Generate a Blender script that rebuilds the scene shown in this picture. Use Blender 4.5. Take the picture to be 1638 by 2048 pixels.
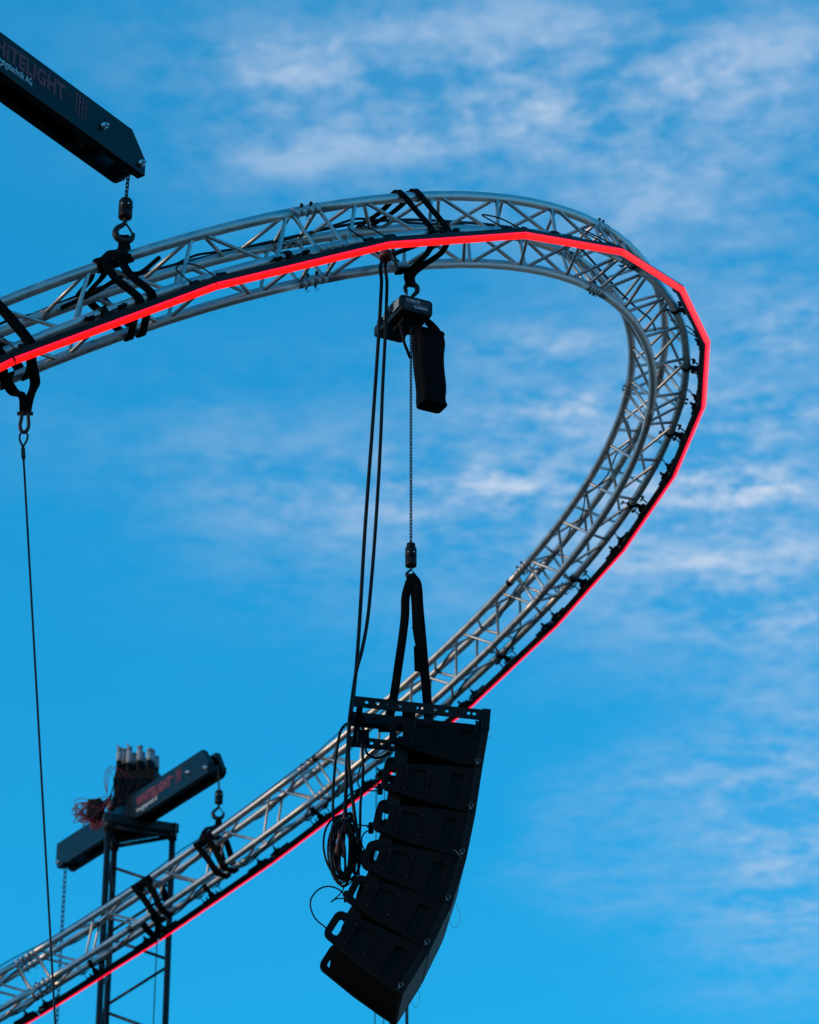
import bpy, bmesh, math, random
from mathutils import Vector, Matrix
R_ = math.radians
random.seed(7)
scene = bpy.context.scene
for o in list(bpy.data.objects):
    bpy.data.objects.remove(o)
COL = scene.collection

# ------------------------------------------------------------------ camera
PITCH = R_(27.0)
CAM = Vector((0, 0, 1.6))
FPX = 5972.98                      # focal length in photograph pixels (1638 x 2048)
cd = bpy.data.cameras.new('camera')
cd.sensor_fit = 'VERTICAL'
cd.sensor_height = 36.0
cd.lens = 36.0 * FPX / 2048.0
cd.clip_start = 0.1
cd.clip_end = 6000
cd.dof.use_dof = True
cd.dof.focus_distance = 14.3
cd.dof.aperture_fstop = 4.0
cam = bpy.data.objects.new('camera', cd)
cam.location = CAM
cam.rotation_euler = (math.pi / 2 + PITCH, 0, 0)
COL.objects.link(cam)
scene.camera = cam

# ------------------------------------------------------------------ sky and sun
SUN_EL, SUN_AZ = R_(12.0), R_(-108.0)     # azimuth clockwise from +Y (the view); minus = left, behind the camera
world = bpy.data.worlds.new('World')
scene.world = world
world.use_nodes = True
wt = world.node_tree
wt.nodes.clear()
def wn(t, **kw):
    n = wt.nodes.new(t)
    for k, v in kw.items():
        setattr(n, k, v)
    return n
def wl(a, b):
    wt.links.new(a, b)
def wmath(op, a, b=None, c=None, clamp=False):
    n = wn('ShaderNodeMath', operation=op, use_clamp=clamp)
    for i, v in enumerate((a, b, c)):
        if v is None:
            continue
        if isinstance(v, (int, float)):
            n.inputs[i].default_value = v
        else:
            wl(v, n.inputs[i])
    return n.outputs[0]
sky = wn('ShaderNodeTexSky', sky_type='NISHITA', sun_disc=False)
sky.sun_elevation = SUN_EL
sky.sun_rotation = SUN_AZ
sky.altitude = 400
sky.air_density = 1.0
sky.dust_density = 0.25
sky.ozone_density = 1.6
tint = wn('ShaderNodeMix', data_type='RGBA', blend_type='MULTIPLY')
tint.inputs[0].default_value = 1.0
gam = wn('ShaderNodeGamma')
gam.inputs[1].default_value = 0.55
wl(sky.outputs[0], gam.inputs[0]); wl(gam.outputs[0], tint.inputs[6])
# the deep blue overhead pales towards the horizon
tc = wn('ShaderNodeTexCoord')
sx = wn('ShaderNodeSeparateXYZ')
wl(tc.outputs['Generated'], sx.inputs[0])
el = wn('ShaderNodeMapRange', interpolation_type='SMOOTHSTEP')
el.inputs['From Min'].default_value = 0.0; el.inputs['From Max'].default_value = 0.30
wl(sx.outputs[2], el.inputs['Value'])
hz = wn('ShaderNodeMix', data_type='RGBA')
wl(el.outputs[0], hz.inputs[0])
hz.inputs[6].default_value = (1.0, 1.22, 1.5, 1)
hz.inputs[7].default_value = (0.065, 1.25, 2.06, 1)
wl(hz.outputs[2], tint.inputs[7])
# cloud layer: the view direction pierces a flat sheet of cloud
zc = wmath('MAXIMUM', sx.outputs[2], 0.03)
px = wmath('DIVIDE', sx.outputs[0], zc)
py = wmath('DIVIDE', sx.outputs[1], zc)
cb = wn('ShaderNodeCombineXYZ')
wl(px, cb.inputs[0]); wl(py, cb.inputs[1])
def noise(scale, detail, rough, rotz, sc, off, dist=0.0):
    m = wn('ShaderNodeMapping')
    m.inputs['Location'].default_value = off
    m.inputs['Rotation'].default_value = (0, 0, rotz)
    m.inputs['Scale'].default_value = sc
    wl(cb.outputs[0], m.inputs[0])
    n = wn('ShaderNodeTexNoise', noise_dimensions='3D')
    n.inputs['Scale'].default_value = scale
    n.inputs['Detail'].default_value = detail
    n.inputs['Roughness'].default_value = rough
    n.inputs['Distortion'].default_value = dist
    wl(m.outputs[0], n.inputs['Vector'])
    return n.outputs['Fac']
n_big = noise(1.7, 3, 0.5, 0.5, (1, 0.8, 1), (6.3, 1.1, 0.3))
n_mid = noise(16.0, 8, 0.55, 0.14, (0.66, 0.80, 1), (3.1, 0.4, 0), 0.12)
n_fin = noise(52.0, 7, 0.60, 0.25, (0.85, 0.80, 1), (0.4, 2.2, 0), 0.15)
def blob(cx, cy, rx, ry, amp):
    a = wmath('MULTIPLY', wmath('SUBTRACT', px, cx), 1 / rx)
    b = wmath('MULTIPLY', wmath('SUBTRACT', py, cy), 1 / ry)
    q = wmath('ADD', wmath('MULTIPLY', a, a), wmath('MULTIPLY', b, b))
    return wmath('MULTIPLY', wmath('POWER', 2.718, wmath('MULTIPLY', q, -1.0)), amp)
def sheet(u, v):
    """where the ray through photograph pixel (u, v) meets the cloud sheet at unit height"""
    x, y = (u - 819) / FPX, (1024 - v) / FPX
    d = (x, math.cos(PITCH) - y * math.sin(PITCH), math.sin(PITCH) + y * math.cos(PITCH))
    return d[0] / d[2], d[1] / d[2]
def bank(lst):
    cov = None
    for (u, v, ru, rv, amp) in lst:
        c0 = sheet(u, v); c1 = sheet(u + ru, v); c2 = sheet(u, v + rv)
        b = blob(c0[0], c0[1], abs(c1[0] - c0[0]), abs(c2[1] - c0[1]), amp)
        cov = b if cov is None else wmath('ADD', cov, b)
    return cov
# thin veil: centre, half sizes and strength of its banks in the photograph
veil = bank([(1330, 70, 740, 210, 0.90), (640, 110, 360, 100, 0.46), (1250, 330, 620, 150, 0.66), (560, 300, 260, 110, 0.42), (900, 230, 400, 120, 0.3), (1450, 540, 300, 130, 0.50),
             (1450, 860, 420, 190, 0.72), (960, 940, 430, 120, 0.55), (1000, 1130, 480, 170, 0.50), (1480, 1160, 330, 190, 0.62),
             (1610, 1450, 210, 230, 0.55), (1600, 1780, 230, 240, 0.62), (1050, 700, 260, 80, 0.42), (420, 850, 300, 140, 0.24), (620, 1020, 260, 110, 0.28), (1420, 1540, 200, 60, 0.35), (1300, 1800, 220, 70, 0.14)])
# bright clumps
clump = bank([(1090, 690, 160, 32, 0.75), (1130, 810, 180, 40, 1.0), (1470, 975, 220, 42, 1.35), (1590, 655, 130, 60, 0.85), (1500, 820, 190, 70, 0.45), (1060, 965, 130, 40, 0.55),
              (860, 960, 130, 45, 0.35), (1480, 1120, 200, 60, 0.45), (1560, 1240, 140, 50, 0.35), (980, 1030, 230, 70, 0.35), (1580, 1750, 120, 120, 0.30), (560, 130, 160, 70, 0.25),
              (1150, 230, 330, 90, 0.18), (1450, 150, 260, 110, 0.15), (560, 330, 120, 50, 0.22), (1260, 470, 200, 80, 0.25)])
out_cov = wmath('MULTIPLY', wmath('SUBTRACT', n_big, 0.58, clamp=True), 2.8)
nz = wmath('ADD', wmath('MULTIPLY', n_mid, 0.60), wmath('MULTIPLY', n_fin, 0.40))
nzc = wmath('MULTIPLY', wmath('SUBTRACT', nz, 0.400), 4.8, clamp=True)
vs_ = wmath('MULTIPLY', wmath('ADD', veil, out_cov), wmath('ADD', wmath('MULTIPLY', nzc, 0.90), 0.13))
hi_ = wmath('MULTIPLY', clump, wmath('MULTIPLY', wmath('SUBTRACT', nz, 0.40), 4.0, clamp=True))
dens = wmath('MULTIPLY', wmath('ADD', wmath('MULTIPLY', vs_, 0.56), wmath('MULTIPLY', hi_, 0.60)), 1.0, clamp=True)
dens = wmath('MINIMUM', dens, 0.93)
dens = wmath('MULTIPLY', dens, wmath('MULTIPLY', wmath('SUBTRACT', sx.outputs[2], 0.02), 12.0, clamp=True))
ramp = wn('ShaderNodeValToRGB')
ramp.color_ramp.elements[0].position = 0.25
ramp.color_ramp.elements[0].color = (2.05, 2.75, 3.75, 1)
ramp.color_ramp.elements[1].position = 0.95
ramp.color_ramp.elements[1].color = (3.05, 3.5, 4.1, 1)
wl(dens, ramp.inputs[0])
cm = wn('ShaderNodeMix', data_type='RGBA')
wl(dens, cm.inputs[0]); wl(tint.outputs[2], cm.inputs[6]); wl(ramp.outputs[0], cm.inputs[7])
bg = wn('ShaderNodeBackground')
bg.inputs[1].default_value = 0.15
wl(cm.outputs[2], bg.inputs[0])
wo = wn('ShaderNodeOutputWorld')
wl(bg.outputs[0], wo.inputs[0])

sd = bpy.data.lights.new('sun', 'SUN')
sd.energy = 1.1
sd.color = (1.0, 0.66, 0.34)
sd.angle = R_(0.6)
sun = bpy.data.objects.new('sun', sd)
sv = Vector((math.sin(SUN_AZ) * math.cos(SUN_EL), math.cos(SUN_AZ) * math.cos(SUN_EL), math.sin(SUN_EL)))
sun.rotation_euler = sv.to_track_quat('Z', 'Y').to_euler()
sun.location = (0, 0, 30)
COL.objects.link(sun)
vs = scene.view_settings
vs.view_transform = 'Standard'; vs.look = 'None'; vs.exposure = 0.5; vs.gamma = 1; vs.use_curve_mapping = False
scene.render.engine = 'CYCLES'

# ------------------------------------------------------------------ helpers
FWD = Vector((0, math.cos(PITCH), math.sin(PITCH)))
UPC = Vector((0, -math.sin(PITCH), math.cos(PITCH)))
def ray(u, v):
    return FWD + Vector((1, 0, 0)) * ((u - 819) / FPX) + UPC * ((1024 - v) / FPX)
def at(u, v, z):
    return CAM + ray(u, v) * z
def cam2w(p):
    return CAM + Vector((1, 0, 0)) * p[0] + UPC * p[1] + FWD * p[2]
def cam2d(d):
    return Vector((1, 0, 0)) * d[0] + UPC * d[1] + FWD * d[2]
def proj(P):
    d = P - CAM
    z = d.dot(FWD)
    return 819 + FPX * d.x / z, 1024 - FPX * d.dot(UPC) / z, z
def plumb(X, Y, v):
    """the point with photograph row v on the vertical line through (X, Y)"""
    lo, hi = -5.0, 40.0
    for _ in range(60):
        m = (lo + hi) / 2
        if proj(Vector((X, Y, m)))[1] > v:
            lo = m
        else:
            hi = m
    return Vector((X, Y, lo))
def on_plane(u, v, P0, N):
    r = ray(u, v)
    return CAM + r * ((P0 - CAM).dot(N) / r.dot(N))

class MB:
    def __init__(s):
        s.v = []; s.f = []; s.flat = set()
    def add(s, vs, fs, flat=False):
        k = len(s.v)
        s.v += [Vector(x) for x in vs]
        for f in fs:
            if flat:
                s.flat.add(len(s.f))
            s.f.append([i + k for i in f])
        return s
    def box(s, c, ax, h):
        c = Vector(c); a = [Vector(x) for x in ax]
        vs = [c + a[0] * (h[0] * i) + a[1] * (h[1] * j) + a[2] * (h[2] * k) for i in (-1, 1) for j in (-1, 1) for k in (-1, 1)]
        return s.add(vs, [(0, 1, 3, 2), (4, 6, 7, 5), (0, 4, 5, 1), (2, 3, 7, 6), (0, 2, 6, 4), (1, 5, 7, 3)], True)
    def abox(s, lo, hi):
        c = [(a + b) / 2 for a, b in zip(lo, hi)]
        return s.box(c, ((1, 0, 0), (0, 1, 0), (0, 0, 1)), [abs(b - a) / 2 for a, b in zip(lo, hi)])
    def tube(s, path, r, n=8, closed=False, caps=True):
        P = [Vector(p) for p in path]; m = len(P)
        rr = r if isinstance(r, (list, tuple)) else [r] * m
        T = []
        for i in range(m):
            a = P[(i - 1) % m] if (closed or i > 0) else P[i]
            b = P[(i + 1) % m] if (closed or i < m - 1) else P[i]
            d = b - a
            T.append(d.normalized() if d.length > 1e-9 else Vector((0, 0, 1)))
        u = T[0].orthogonal().normalized()
        vs = []
        for i in range(m):
            u = u - T[i] * u.dot(T[i])
            u = u.normalized() if u.length > 1e-6 else T[i].orthogonal().normalized()
            w = T[i].cross(u)
            for j in range(n):
                a = 2 * math.pi * j / n
                vs.append(P[i] + (u * math.cos(a) + w * math.sin(a)) * rr[i])
        fs = []
        for i in range(m if closed else m - 1):
            for j in range(n):
                a = i * n + j; b = i * n + (j + 1) % n; i2 = ((i + 1) % m) * n
                fs.append((a, b, i2 + (j + 1) % n, i2 + j))
        s.add(vs, fs)
        if caps and not closed:
            k = len(s.v) - len(vs)
            for q in (list(range(n))[::-1], list(range((m - 1) * n, m * n))):
                s.flat.add(len(s.f)); s.f.append([k + i for i in q])
        return s
    def cyl(s, a, b, r, n=12, r2=None):
        return s.tube([a, b], [r, r if r2 is None else r2], n)
    def lathe(s, c, ax, prof, n=16):
        """prof: (radius, height) pairs along ax from c, flat-shaded where the profile turns sharply"""
        ax = Vector(ax).normalized(); u = ax.orthogonal().normalized(); w = ax.cross(u); c = Vector(c)
        vs = []; fs = []
        for r, h in prof:
            for j in range(n):
                a = 2 * math.pi * j / n
                vs.append(c + ax * h + (u * math.cos(a) + w * math.sin(a)) * max(r, 1e-4))
        for i in range(len(prof) - 1):
            for j in range(n):
                fs.append((i * n + j, i * n + (j + 1) % n, (i + 1) * n + (j + 1) % n, (i + 1) * n + j))
        fs.append(tuple(range(n))[::-1]); fs.append(tuple(range((len(prof) - 1) * n, len(prof) * n)))
        return s.add(vs, fs)
    def ribbon(s, path, wdir, w, t):
        """a flat webbing strap swept along path; wdir = across the strap (one vector or one for each point)"""
        P = [Vector(p) for p in path]; m = len(P); vs = []
        for i in range(m):
            T = (P[min(i + 1, m - 1)] - P[max(i - 1, 0)])
            T = T.normalized() if T.length > 1e-9 else Vector((0, 0, 1))
            wd = Vector(wdir[i] if isinstance(wdir, list) else wdir)
            wd = wd - T * wd.dot(T); wd = wd.normalized() if wd.length > 1e-5 else T.orthogonal().normalized()
            nd = T.cross(wd)
            ww = w[i] if isinstance(w, list) else w
            for a, b in ((-1, -.5), (-.8, -1), (.8, -1), (1, -.5), (1, .5), (.8, 1), (-.8, 1), (-1, .5)):
                vs.append(P[i] + wd * (a * ww / 2) + nd * (b * t / 2))
        fs = []
        for i in range(m - 1):
            for j in range(8):
                fs.append((i * 8 + j, i * 8 + (j + 1) % 8, (i + 1) * 8 + (j + 1) % 8, (i + 1) * 8 + j))
        fs.append(tuple(range(8))[::-1]); fs.append(tuple(range((m - 1) * 8, m * 8)))
        return s.add(vs, fs)
    def plate(s, org, ex, ey, outer, holes=(), t=0.01):
        """a flat plate with holes in the plane (ex, ey), thickness t along -(ex x ey)"""
        org = Vector(org); ex = Vector(ex); ey = Vector(ey); ez = ex.cross(ey).normalized()
        bm = bmesh.new(); es = []; loops = []
        for lp in [outer] + list(holes):
            vv = [bm.verts.new((x, y, 0)) for x, y in lp]; loops.append(vv)
            for i in range(len(vv)):
                es.append(bm.edges.new((vv[i], vv[(i + 1) % len(vv)])))
        bmesh.ops.triangle_fill(bm, use_beauty=True, use_dissolve=False, edges=es)
        bm.verts.index_update()
        pts = [v.co.copy() for v in bm.verts]; fs = [[v.index for v in f.verts] for f in bm.faces]
        lo = [[v.index for v in lp] for lp in loops]
        bm.free()
        n = len(pts)
        vs = [org + ex * q.x + ey * q.y for q in pts] + [org + ex * q.x + ey * q.y - ez * t for q in pts]
        out = [tuple(f) for f in fs] + [tuple(i + n for i in reversed(f)) for f in fs]
        for lp in lo:
            for i in range(len(lp)):
                a, b = lp[i], lp[(i + 1) % len(lp)]
                out.append((a, b, b + n, a + n))
        return s.add(vs, out, True)

def mesh_of(mb, off=Vector((0, 0, 0)), name='mesh'):
    me = bpy.data.meshes.new(name)
    me.from_pydata([tuple(v - off) for v in mb.v], [], [tuple(f) for f in mb.f])
    bm = bmesh.new(); bm.from_mesh(me); bmesh.ops.recalc_face_normals(bm, faces=bm.faces); bm.to_mesh(me); bm.free()
    me.polygons.foreach_set('use_smooth', [i not in mb.flat for i in range(len(me.polygons))])
    return me
def thing(name, label, cat, loc=(0, 0, 0), group=None):
    o = bpy.data.objects.new(name, None); COL.objects.link(o)
    o.location = loc; o.empty_display_size = 0.1
    o['label'] = label; o['category'] = cat
    if group:
        o['group'] = group
    return o
def wpos(o):
    p = Vector((0, 0, 0))
    while o is not None:
        p += o.location; o = o.parent
    return p
def part(name, mb, mat, parent, label=None, kind=None, bevel=0):
    """mb holds world coordinates; the object sits at its parent's origin"""
    me = mesh_of(mb, wpos(parent), name); me.materials.append(mat)
    o = bpy.data.objects.new(name, me); COL.objects.link(o); o.parent = parent
    if label: o['label'] = label
    if kind: o['kind'] = kind
    if bevel:
        b = o.modifiers.new('bevel', 'BEVEL'); b.width = bevel; b.segments = 2; b.limit_method = 'ANGLE'; b.angle_limit = R_(40)
    return o
def inst(name, me, parent, mw):
    """a child that shares mesh data, placed by a world matrix (parents here carry no rotation)"""
    o = bpy.data.objects.new(name, me); COL.objects.link(o); o.parent = parent
    o.matrix_local = Matrix.Translation(-wpos(parent)) @ mw if parent else mw
    return o
def frame_m(org, x, y, z):
    m = Matrix.Identity(4)
    for i, c in enumerate((x, y, z, org)):
        for k in range(3):
            m[k][i] = c[k]
    return m
def copy_tree(o, parent=None):
    c = o.copy(); COL.objects.link(c); c.parent = parent
    for ch in [x for x in bpy.data.objects if x.parent == o]:
        copy_tree(ch, c)
    return c
def circle2(cx, cy, r, n=14):
    return [(cx + r * math.cos(2 * math.pi * i / n), cy + r * math.sin(2 * math.pi * i / n)) for i in range(n)]
def rrect(x0, y0, x1, y1, r, n=4):
    out = []
    for cx, cy, a0 in ((x1 - r, y1 - r, 0), (x0 + r, y1 - r, 90), (x0 + r, y0 + r, 180), (x1 - r, y0 + r, 270)):
        for i in range(n + 1):
            a = R_(a0 + 90 * i / n); out.append((cx + r * math.cos(a), cy + r * math.sin(a)))
    return out
def smooth_path(P, k=8):
    P = [Vector(p) for p in P]; out = []
    Q = [P[0] * 2 - P[1]] + P + [P[-1] * 2 - P[-2]]
    for i in range(1, len(Q) - 2):
        p0, p1, p2, p3 = Q[i - 1:i + 3]
        for j in range(k):
            t = j / k
            out.append(0.5 * ((2 * p1) + (p2 - p0) * t + (2 * p0 - 5 * p1 + 4 * p2 - p3) * t * t + (3 * p1 - p0 - 3 * p2 + p3) * t ** 3))
    out.append(P[-1])
    return out

# ------------------------------------------------------------------ materials
def mat(name, base, rough=0.5, metal=0.0, spec=0.5, var=0.0, vscale=20.0, bump=0.0, bscale=60.0, rvar=0.0, emit=None, estr=0.0, stretch=(1, 1, 1), coat=0.0, sheen=0.0):
    m = bpy.data.materials.new(name); m.use_nodes = True
    nt = m.node_tree; b = nt.nodes['Principled BSDF']
    b.inputs['Base Color'].default_value = (*base, 1); b.inputs['Roughness'].default_value = rough
    b.inputs['Metallic'].default_value = metal; b.inputs['Specular IOR Level'].default_value = spec
    b.inputs['Coat Weight'].default_value = coat
    b.inputs['Sheen Weight'].default_value = sheen
    if emit:
        b.inputs['Emission Color'].default_value = (*emit, 1); b.inputs['Emission Strength'].default_value = estr
    if var or rvar or bump:
        t = nt.nodes.new('ShaderNodeTexCoord'); mp = nt.nodes.new('ShaderNodeMapping')
        mp.inputs['Scale'].default_value = stretch
        nt.links.new(t.outputs['Object'], mp.inputs[0])
        n = nt.nodes.new('ShaderNodeTexNoise'); n.inputs['Scale'].default_value = vscale; n.inputs['Detail'].default_value = 5
        n.inputs['Roughness'].default_value = 0.65
        nt.links.new(mp.outputs[0], n.inputs['Vector'])
        if var:
            mr = nt.nodes.new('ShaderNodeMapRange'); mr.inputs['From Min'].default_value = 0.3; mr.inputs['From Max'].default_value = 0.7
            mr.inputs['To Min'].default_value = 1 - var; mr.inputs['To Max'].default_value = 1 + var
            nt.links.new(n.outputs['Fac'], mr.inputs['Value'])
            mx = nt.nodes.new('ShaderNodeMix'); mx.data_type = 'RGBA'; mx.blend_type = 'MULTIPLY'; mx.inputs[0].default_value = 1
            mx.inputs[6].default_value = (*base, 1); nt.links.new(mr.outputs[0], mx.inputs[7])
            nt.links.new(mx.outputs[2], b.inputs['Base Color'])
        if rvar:
            mr = nt.nodes.new('ShaderNodeMapRange'); mr.inputs['From Min'].default_value = 0.3; mr.inputs['From Max'].default_value = 0.7
            mr.inputs['To Min'].default_value = max(rough - rvar, 0.05); mr.inputs['To Max'].default_value = rough + rvar
            nt.links.new(n.outputs['Fac'], mr.inputs['Value']); nt.links.new(mr.outputs[0], b.inputs['Roughness'])
        if bump:
            n2 = nt.nodes.new('ShaderNodeTexNoise'); n2.inputs['Scale'].default_value = bscale; n2.inputs['Detail'].default_value = 4
            nt.links.new(mp.outputs[0], n2.inputs['Vector'])
            bp = nt.nodes.new('ShaderNodeBump'); bp.inputs['Strength'].default_value = bump; bp.inputs['Distance'].default_value = 0.004
            nt.links.new(n2.outputs['Fac'], bp.inputs['Height']); nt.links.new(bp.outputs[0], b.inputs['Normal'])
    return m
M = {
    'alu': mat('scuffed_aluminium', (0.54, 0.525, 0.52), 0.47, 1.0, var=0.18, vscale=14, rvar=0.10, bump=0.12, bscale=90),
    'alu2': mat('welded_aluminium', (0.50, 0.485, 0.48), 0.47, 1.0, var=0.2, vscale=40, rvar=0.1),
    'sleeve': mat('coupler_aluminium', (0.44, 0.44, 0.45), 0.54, 1.0, var=0.25, vscale=60, rvar=0.08),
    'steel': mat('zinc_steel', (0.55, 0.56, 0.58), 0.3, 1.0, var=0.2, vscale=80),
    'pin': mat('worn_pin_steel', (0.16, 0.165, 0.17), 0.4, 1.0),
    'dsteel': mat('dark_steel', (0.016, 0.0165, 0.018), 0.48, 0.4, var=0.35, vscale=50, rvar=0.1),
    'black': mat('black_powder_coat', (0.007, 0.0075, 0.009), 0.55, 0.0, 0.2, var=0.25, vscale=18, rvar=0.1),
    'beam': mat('satin_black_paint', (0.0018, 0.0024, 0.0038), 0.33, 0.0, 0.21, var=0.2, vscale=6, rvar=0.06),
    'plastic': mat('black_plastic', (0.0035, 0.0035, 0.0042), 0.6, 0.0, 0.12, var=0.2, vscale=30),
    'hoist': mat('hoist_casting', (0.007, 0.008, 0.010), 0.45, 0.0, 0.28, var=0.25, vscale=40, bump=0.1),
    'web': mat('black_webbing', (0.004, 0.004, 0.0048), 0.9, 0.0, 0.08, var=0.3, vscale=120, bump=0.3, bscale=300),
    'bag': mat('black_canvas', (0.0038, 0.004, 0.005), 0.85, 0.0, 0.1, var=0.3, vscale=20, bump=0.3, bscale=25),
    'cable': mat('black_cable', (0.003, 0.003, 0.0036), 0.5, 0.0, 0.2, var=0.2, vscale=40),
    'box': mat('speaker_paint', (0.0028, 0.0034, 0.0045), 0.66, 0.0, 0.11, var=0.15, vscale=12, bump=0.25, bscale=260),
    'body': mat('cabinet_black', (0.0016, 0.0016, 0.002), 0.8, 0.0, 0.03),
    'gril': mat('speaker_grille', (0.02, 0.023, 0.028), 0.6, 0.3, 0.3),
    'hole': mat('grille_opening', (0.0015, 0.0015, 0.002), 0.9, 0.0, 0.1),
    'rig': mat('rigging_steel', (0.006, 0.0065, 0.008), 0.55, 0.0, 0.18, var=0.3, vscale=40),
    'mast': mat('mast_black', (0.007, 0.008, 0.010), 0.45, 0.0, 0.35, var=0.3, vscale=20, rvar=0.1),
    'red': mat('red_diffuser', (0.55, 0.01, 0.02), 0.22, 0.0, 0.5, emit=(1.0, 0.004, 0.018), estr=1.25),
    'redink': mat('red_vinyl', (0.21, 0.008, 0.022), 0.5),
    'whiteink': mat('white_vinyl', (0.62, 0.64, 0.66), 0.55),
    'greyink': mat('grey_print', (0.22, 0.23, 0.25), 0.6),
    'label': mat('paper_label', (0.28, 0.33, 0.38), 0.6, var=0.3, vscale=60),
    'tape': mat('white_tape', (0.36, 0.36, 0.38), 0.6, var=0.25, vscale=90),
    'redwire': mat('red_igniter_wire', (0.20, 0.012, 0.02), 0.5),
    'redplug': mat('red_plug', (0.12, 0.012, 0.014), 0.5),
    'rope': mat('wire_rope', (0.02, 0.018, 0.02), 0.5, 0.5, var=0.4, vscale=200),
    'ground': mat('trodden_field', (0.05, 0.05, 0.04), 0.9, var=0.4, vscale=0.6, bump=0.3, bscale=6),
}

def red_mat():
    m = bpy.data.materials.new('glowing_red_diffuser'); m.use_nodes = True
    nt = m.node_tree; b = nt.nodes['Principled BSDF']
    b.inputs['Base Color'].default_value = (.35, .006, .012, 1); b.inputs['Roughness'].default_value = .35; b.inputs['Specular IOR Level'].default_value = .25
    t = nt.nodes.new('ShaderNodeTexCoord'); sp_ = nt.nodes.new('ShaderNodeSeparateXYZ'); nt.links.new(t.outputs['Object'], sp_.inputs[0])
    mr = nt.nodes.new('ShaderNodeMapRange'); mr.inputs['From Min'].default_value = .008; mr.inputs['From Max'].default_value = .0135
    nt.links.new(sp_.outputs[2], mr.inputs['Value'])
    r = nt.nodes.new('ShaderNodeValToRGB')
    r.color_ramp.elements[0].color = (.92, .006, .045, 1); r.color_ramp.elements[1].color = (1.0, .007, .004, 1)
    nt.links.new(mr.outputs[0], r.inputs[0])
    # the row of LEDs behind the diffuser shows as slight hot spots
    w = nt.nodes.new('ShaderNodeMath'); w.operation = 'SINE'; w2 = nt.nodes.new('ShaderNodeMath'); w2.operation = 'MULTIPLY'; w2.inputs[1].default_value = 60.4
    nt.links.new(sp_.outputs[0], w2.inputs[0]); nt.links.new(w2.outputs[0], w.inputs[0])
    w3 = nt.nodes.new('ShaderNodeMath'); w3.operation = 'MULTIPLY_ADD'; w3.inputs[1].default_value = .06; w3.inputs[2].default_value = 1.0
    nt.links.new(w.outputs[0], w3.inputs[0])
    nt.links.new(r.outputs[0], b.inputs['Emission Color']); nt.links.new(w3.outputs[0], b.inputs['Emission Strength'])
    return m
M['red'] = red_mat()

# ------------------------------------------------------------------ ground
g = MB().add([(-3000, -3000, 0), (3000, -3000, 0), (3000, 3000, 0), (-3000, 3000, 0)], [(0, 1, 2, 3)])
me = mesh_of(g, name='ground'); me.materials.append(M['ground'])
go = bpy.data.objects.new('ground', me); COL.objects.link(go); go['kind'] = 'structure'

# ------------------------------------------------------------------ ring truss
RC = cam2w((-2.68074, -1.59635, 17.73133))
TH, PH = 0.66234, 2.60884
ncam = Vector((math.sin(TH) * math.cos(PH), math.cos(TH), math.sin(TH) * math.sin(PH)))
e1c = Vector((0, 0, 1)) - ncam * ncam.z; e1c.normalize()
e2c = ncam.cross(e1c)
RN, RE1, RE2 = cam2d(ncam), cam2d(e1c), cam2d(e2c)
RR = 5.00643
WOB = (0.08059, 0.00535, 0.01152, -0.01772, 0.05479, -0.00454, 0.01486, 0.0028, -0.03388, 0.00838, 0.02347, -0.01655, -0.00662)
HS = 0.12                          # half the chord spacing
CR = 0.0253                        # chord radius
PH0 = 2.38773                      # first visible splice
SEG = math.pi / 6
def ring(phi, a=0.0, b=0.0):
    w = WOB; c, s, c2, s2, c3, s3 = math.cos(phi), math.sin(phi), math.cos(2 * phi), math.sin(2 * phi), math.cos(3 * phi), math.sin(3 * phi)
    r = w[0] * c2 + w[1] * s2 + w[2] * c3 + w[3] * s3
    z = w[4] * c2 + w[5] * s2 + w[6] * c3 + w[7] * s3
    t = w[8] * c + w[9] * s + w[10] * c2 + w[11] * s2 + w[12]
    ct, st = math.cos(t), math.sin(t)
    return RC + (RE1 * c + RE2 * s) * (RR + r + a * ct - b * st) + RN * (z + a * st + b * ct)
def rtan(phi):
    return (ring(phi + 0.01) - ring(phi - 0.01)).normalized()
CHORDS = {'OT': (HS, HS), 'OB': (HS, -HS), 'IB': (-HS, -HS), 'IT': (-HS, HS)}
truss = thing('ring_truss', 'large tilted circle of silver aluminium box truss hanging against the sky', 'truss', RC)
K = 12
for si in range(12):
    pa, pb = PH0 - si * SEG, PH0 - (si + 1) * SEG
    for nm, (a, b) in CHORDS.items():
        mb = MB().tube([ring(pa + (pb - pa) * (0.0075 + 0.985 * i / K), a, b) for i in range(K + 1)], CR, 14)
        part('chord', mb, M['alu'], truss)
# splice sleeves with their pins (one mesh, shared)
sm = MB()
prof = [(CR - .002, -.088), (CR + .0015, -.086), (CR + .0015, -.05), (CR - .001, -.048), (CR - .001, -.043), (CR + .0012, -.041), (CR + .0012, -.004), (CR - .003, -.002),
        (CR - .003, .002), (CR + .0012, .004), (CR + .0012, .041), (CR - .001, .043), (CR - .001, .048), (CR + .0015, .05), (CR + .0015, .086), (CR - .002, .088)]
sm.lathe((0, 0, 0), (0, 0, 1), prof, 16)
sleeve_me = mesh_of(sm, name='coupler'); sleeve_me.materials.append(M['sleeve'])
pm = MB().lathe((0, 0, -.052), (0, 0, 1), [(.004, .012), (.0058, .015), (.0068, .084), (.0085, .085), (.0085, .094), (.004, .096)], 8)
clip = [(.0, .006, -.034), (.012, .008, -.036), (.017, .016, -.040), (.009, .021, -.044), (-.004, .016, -.044), (-.010, .006, -.040)]
pm.tube(smooth_path(clip, 4), .0014, 5)
pin_me = mesh_of(pm, name='pin'); pin_me.materials.append(M['dsteel'])
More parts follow.
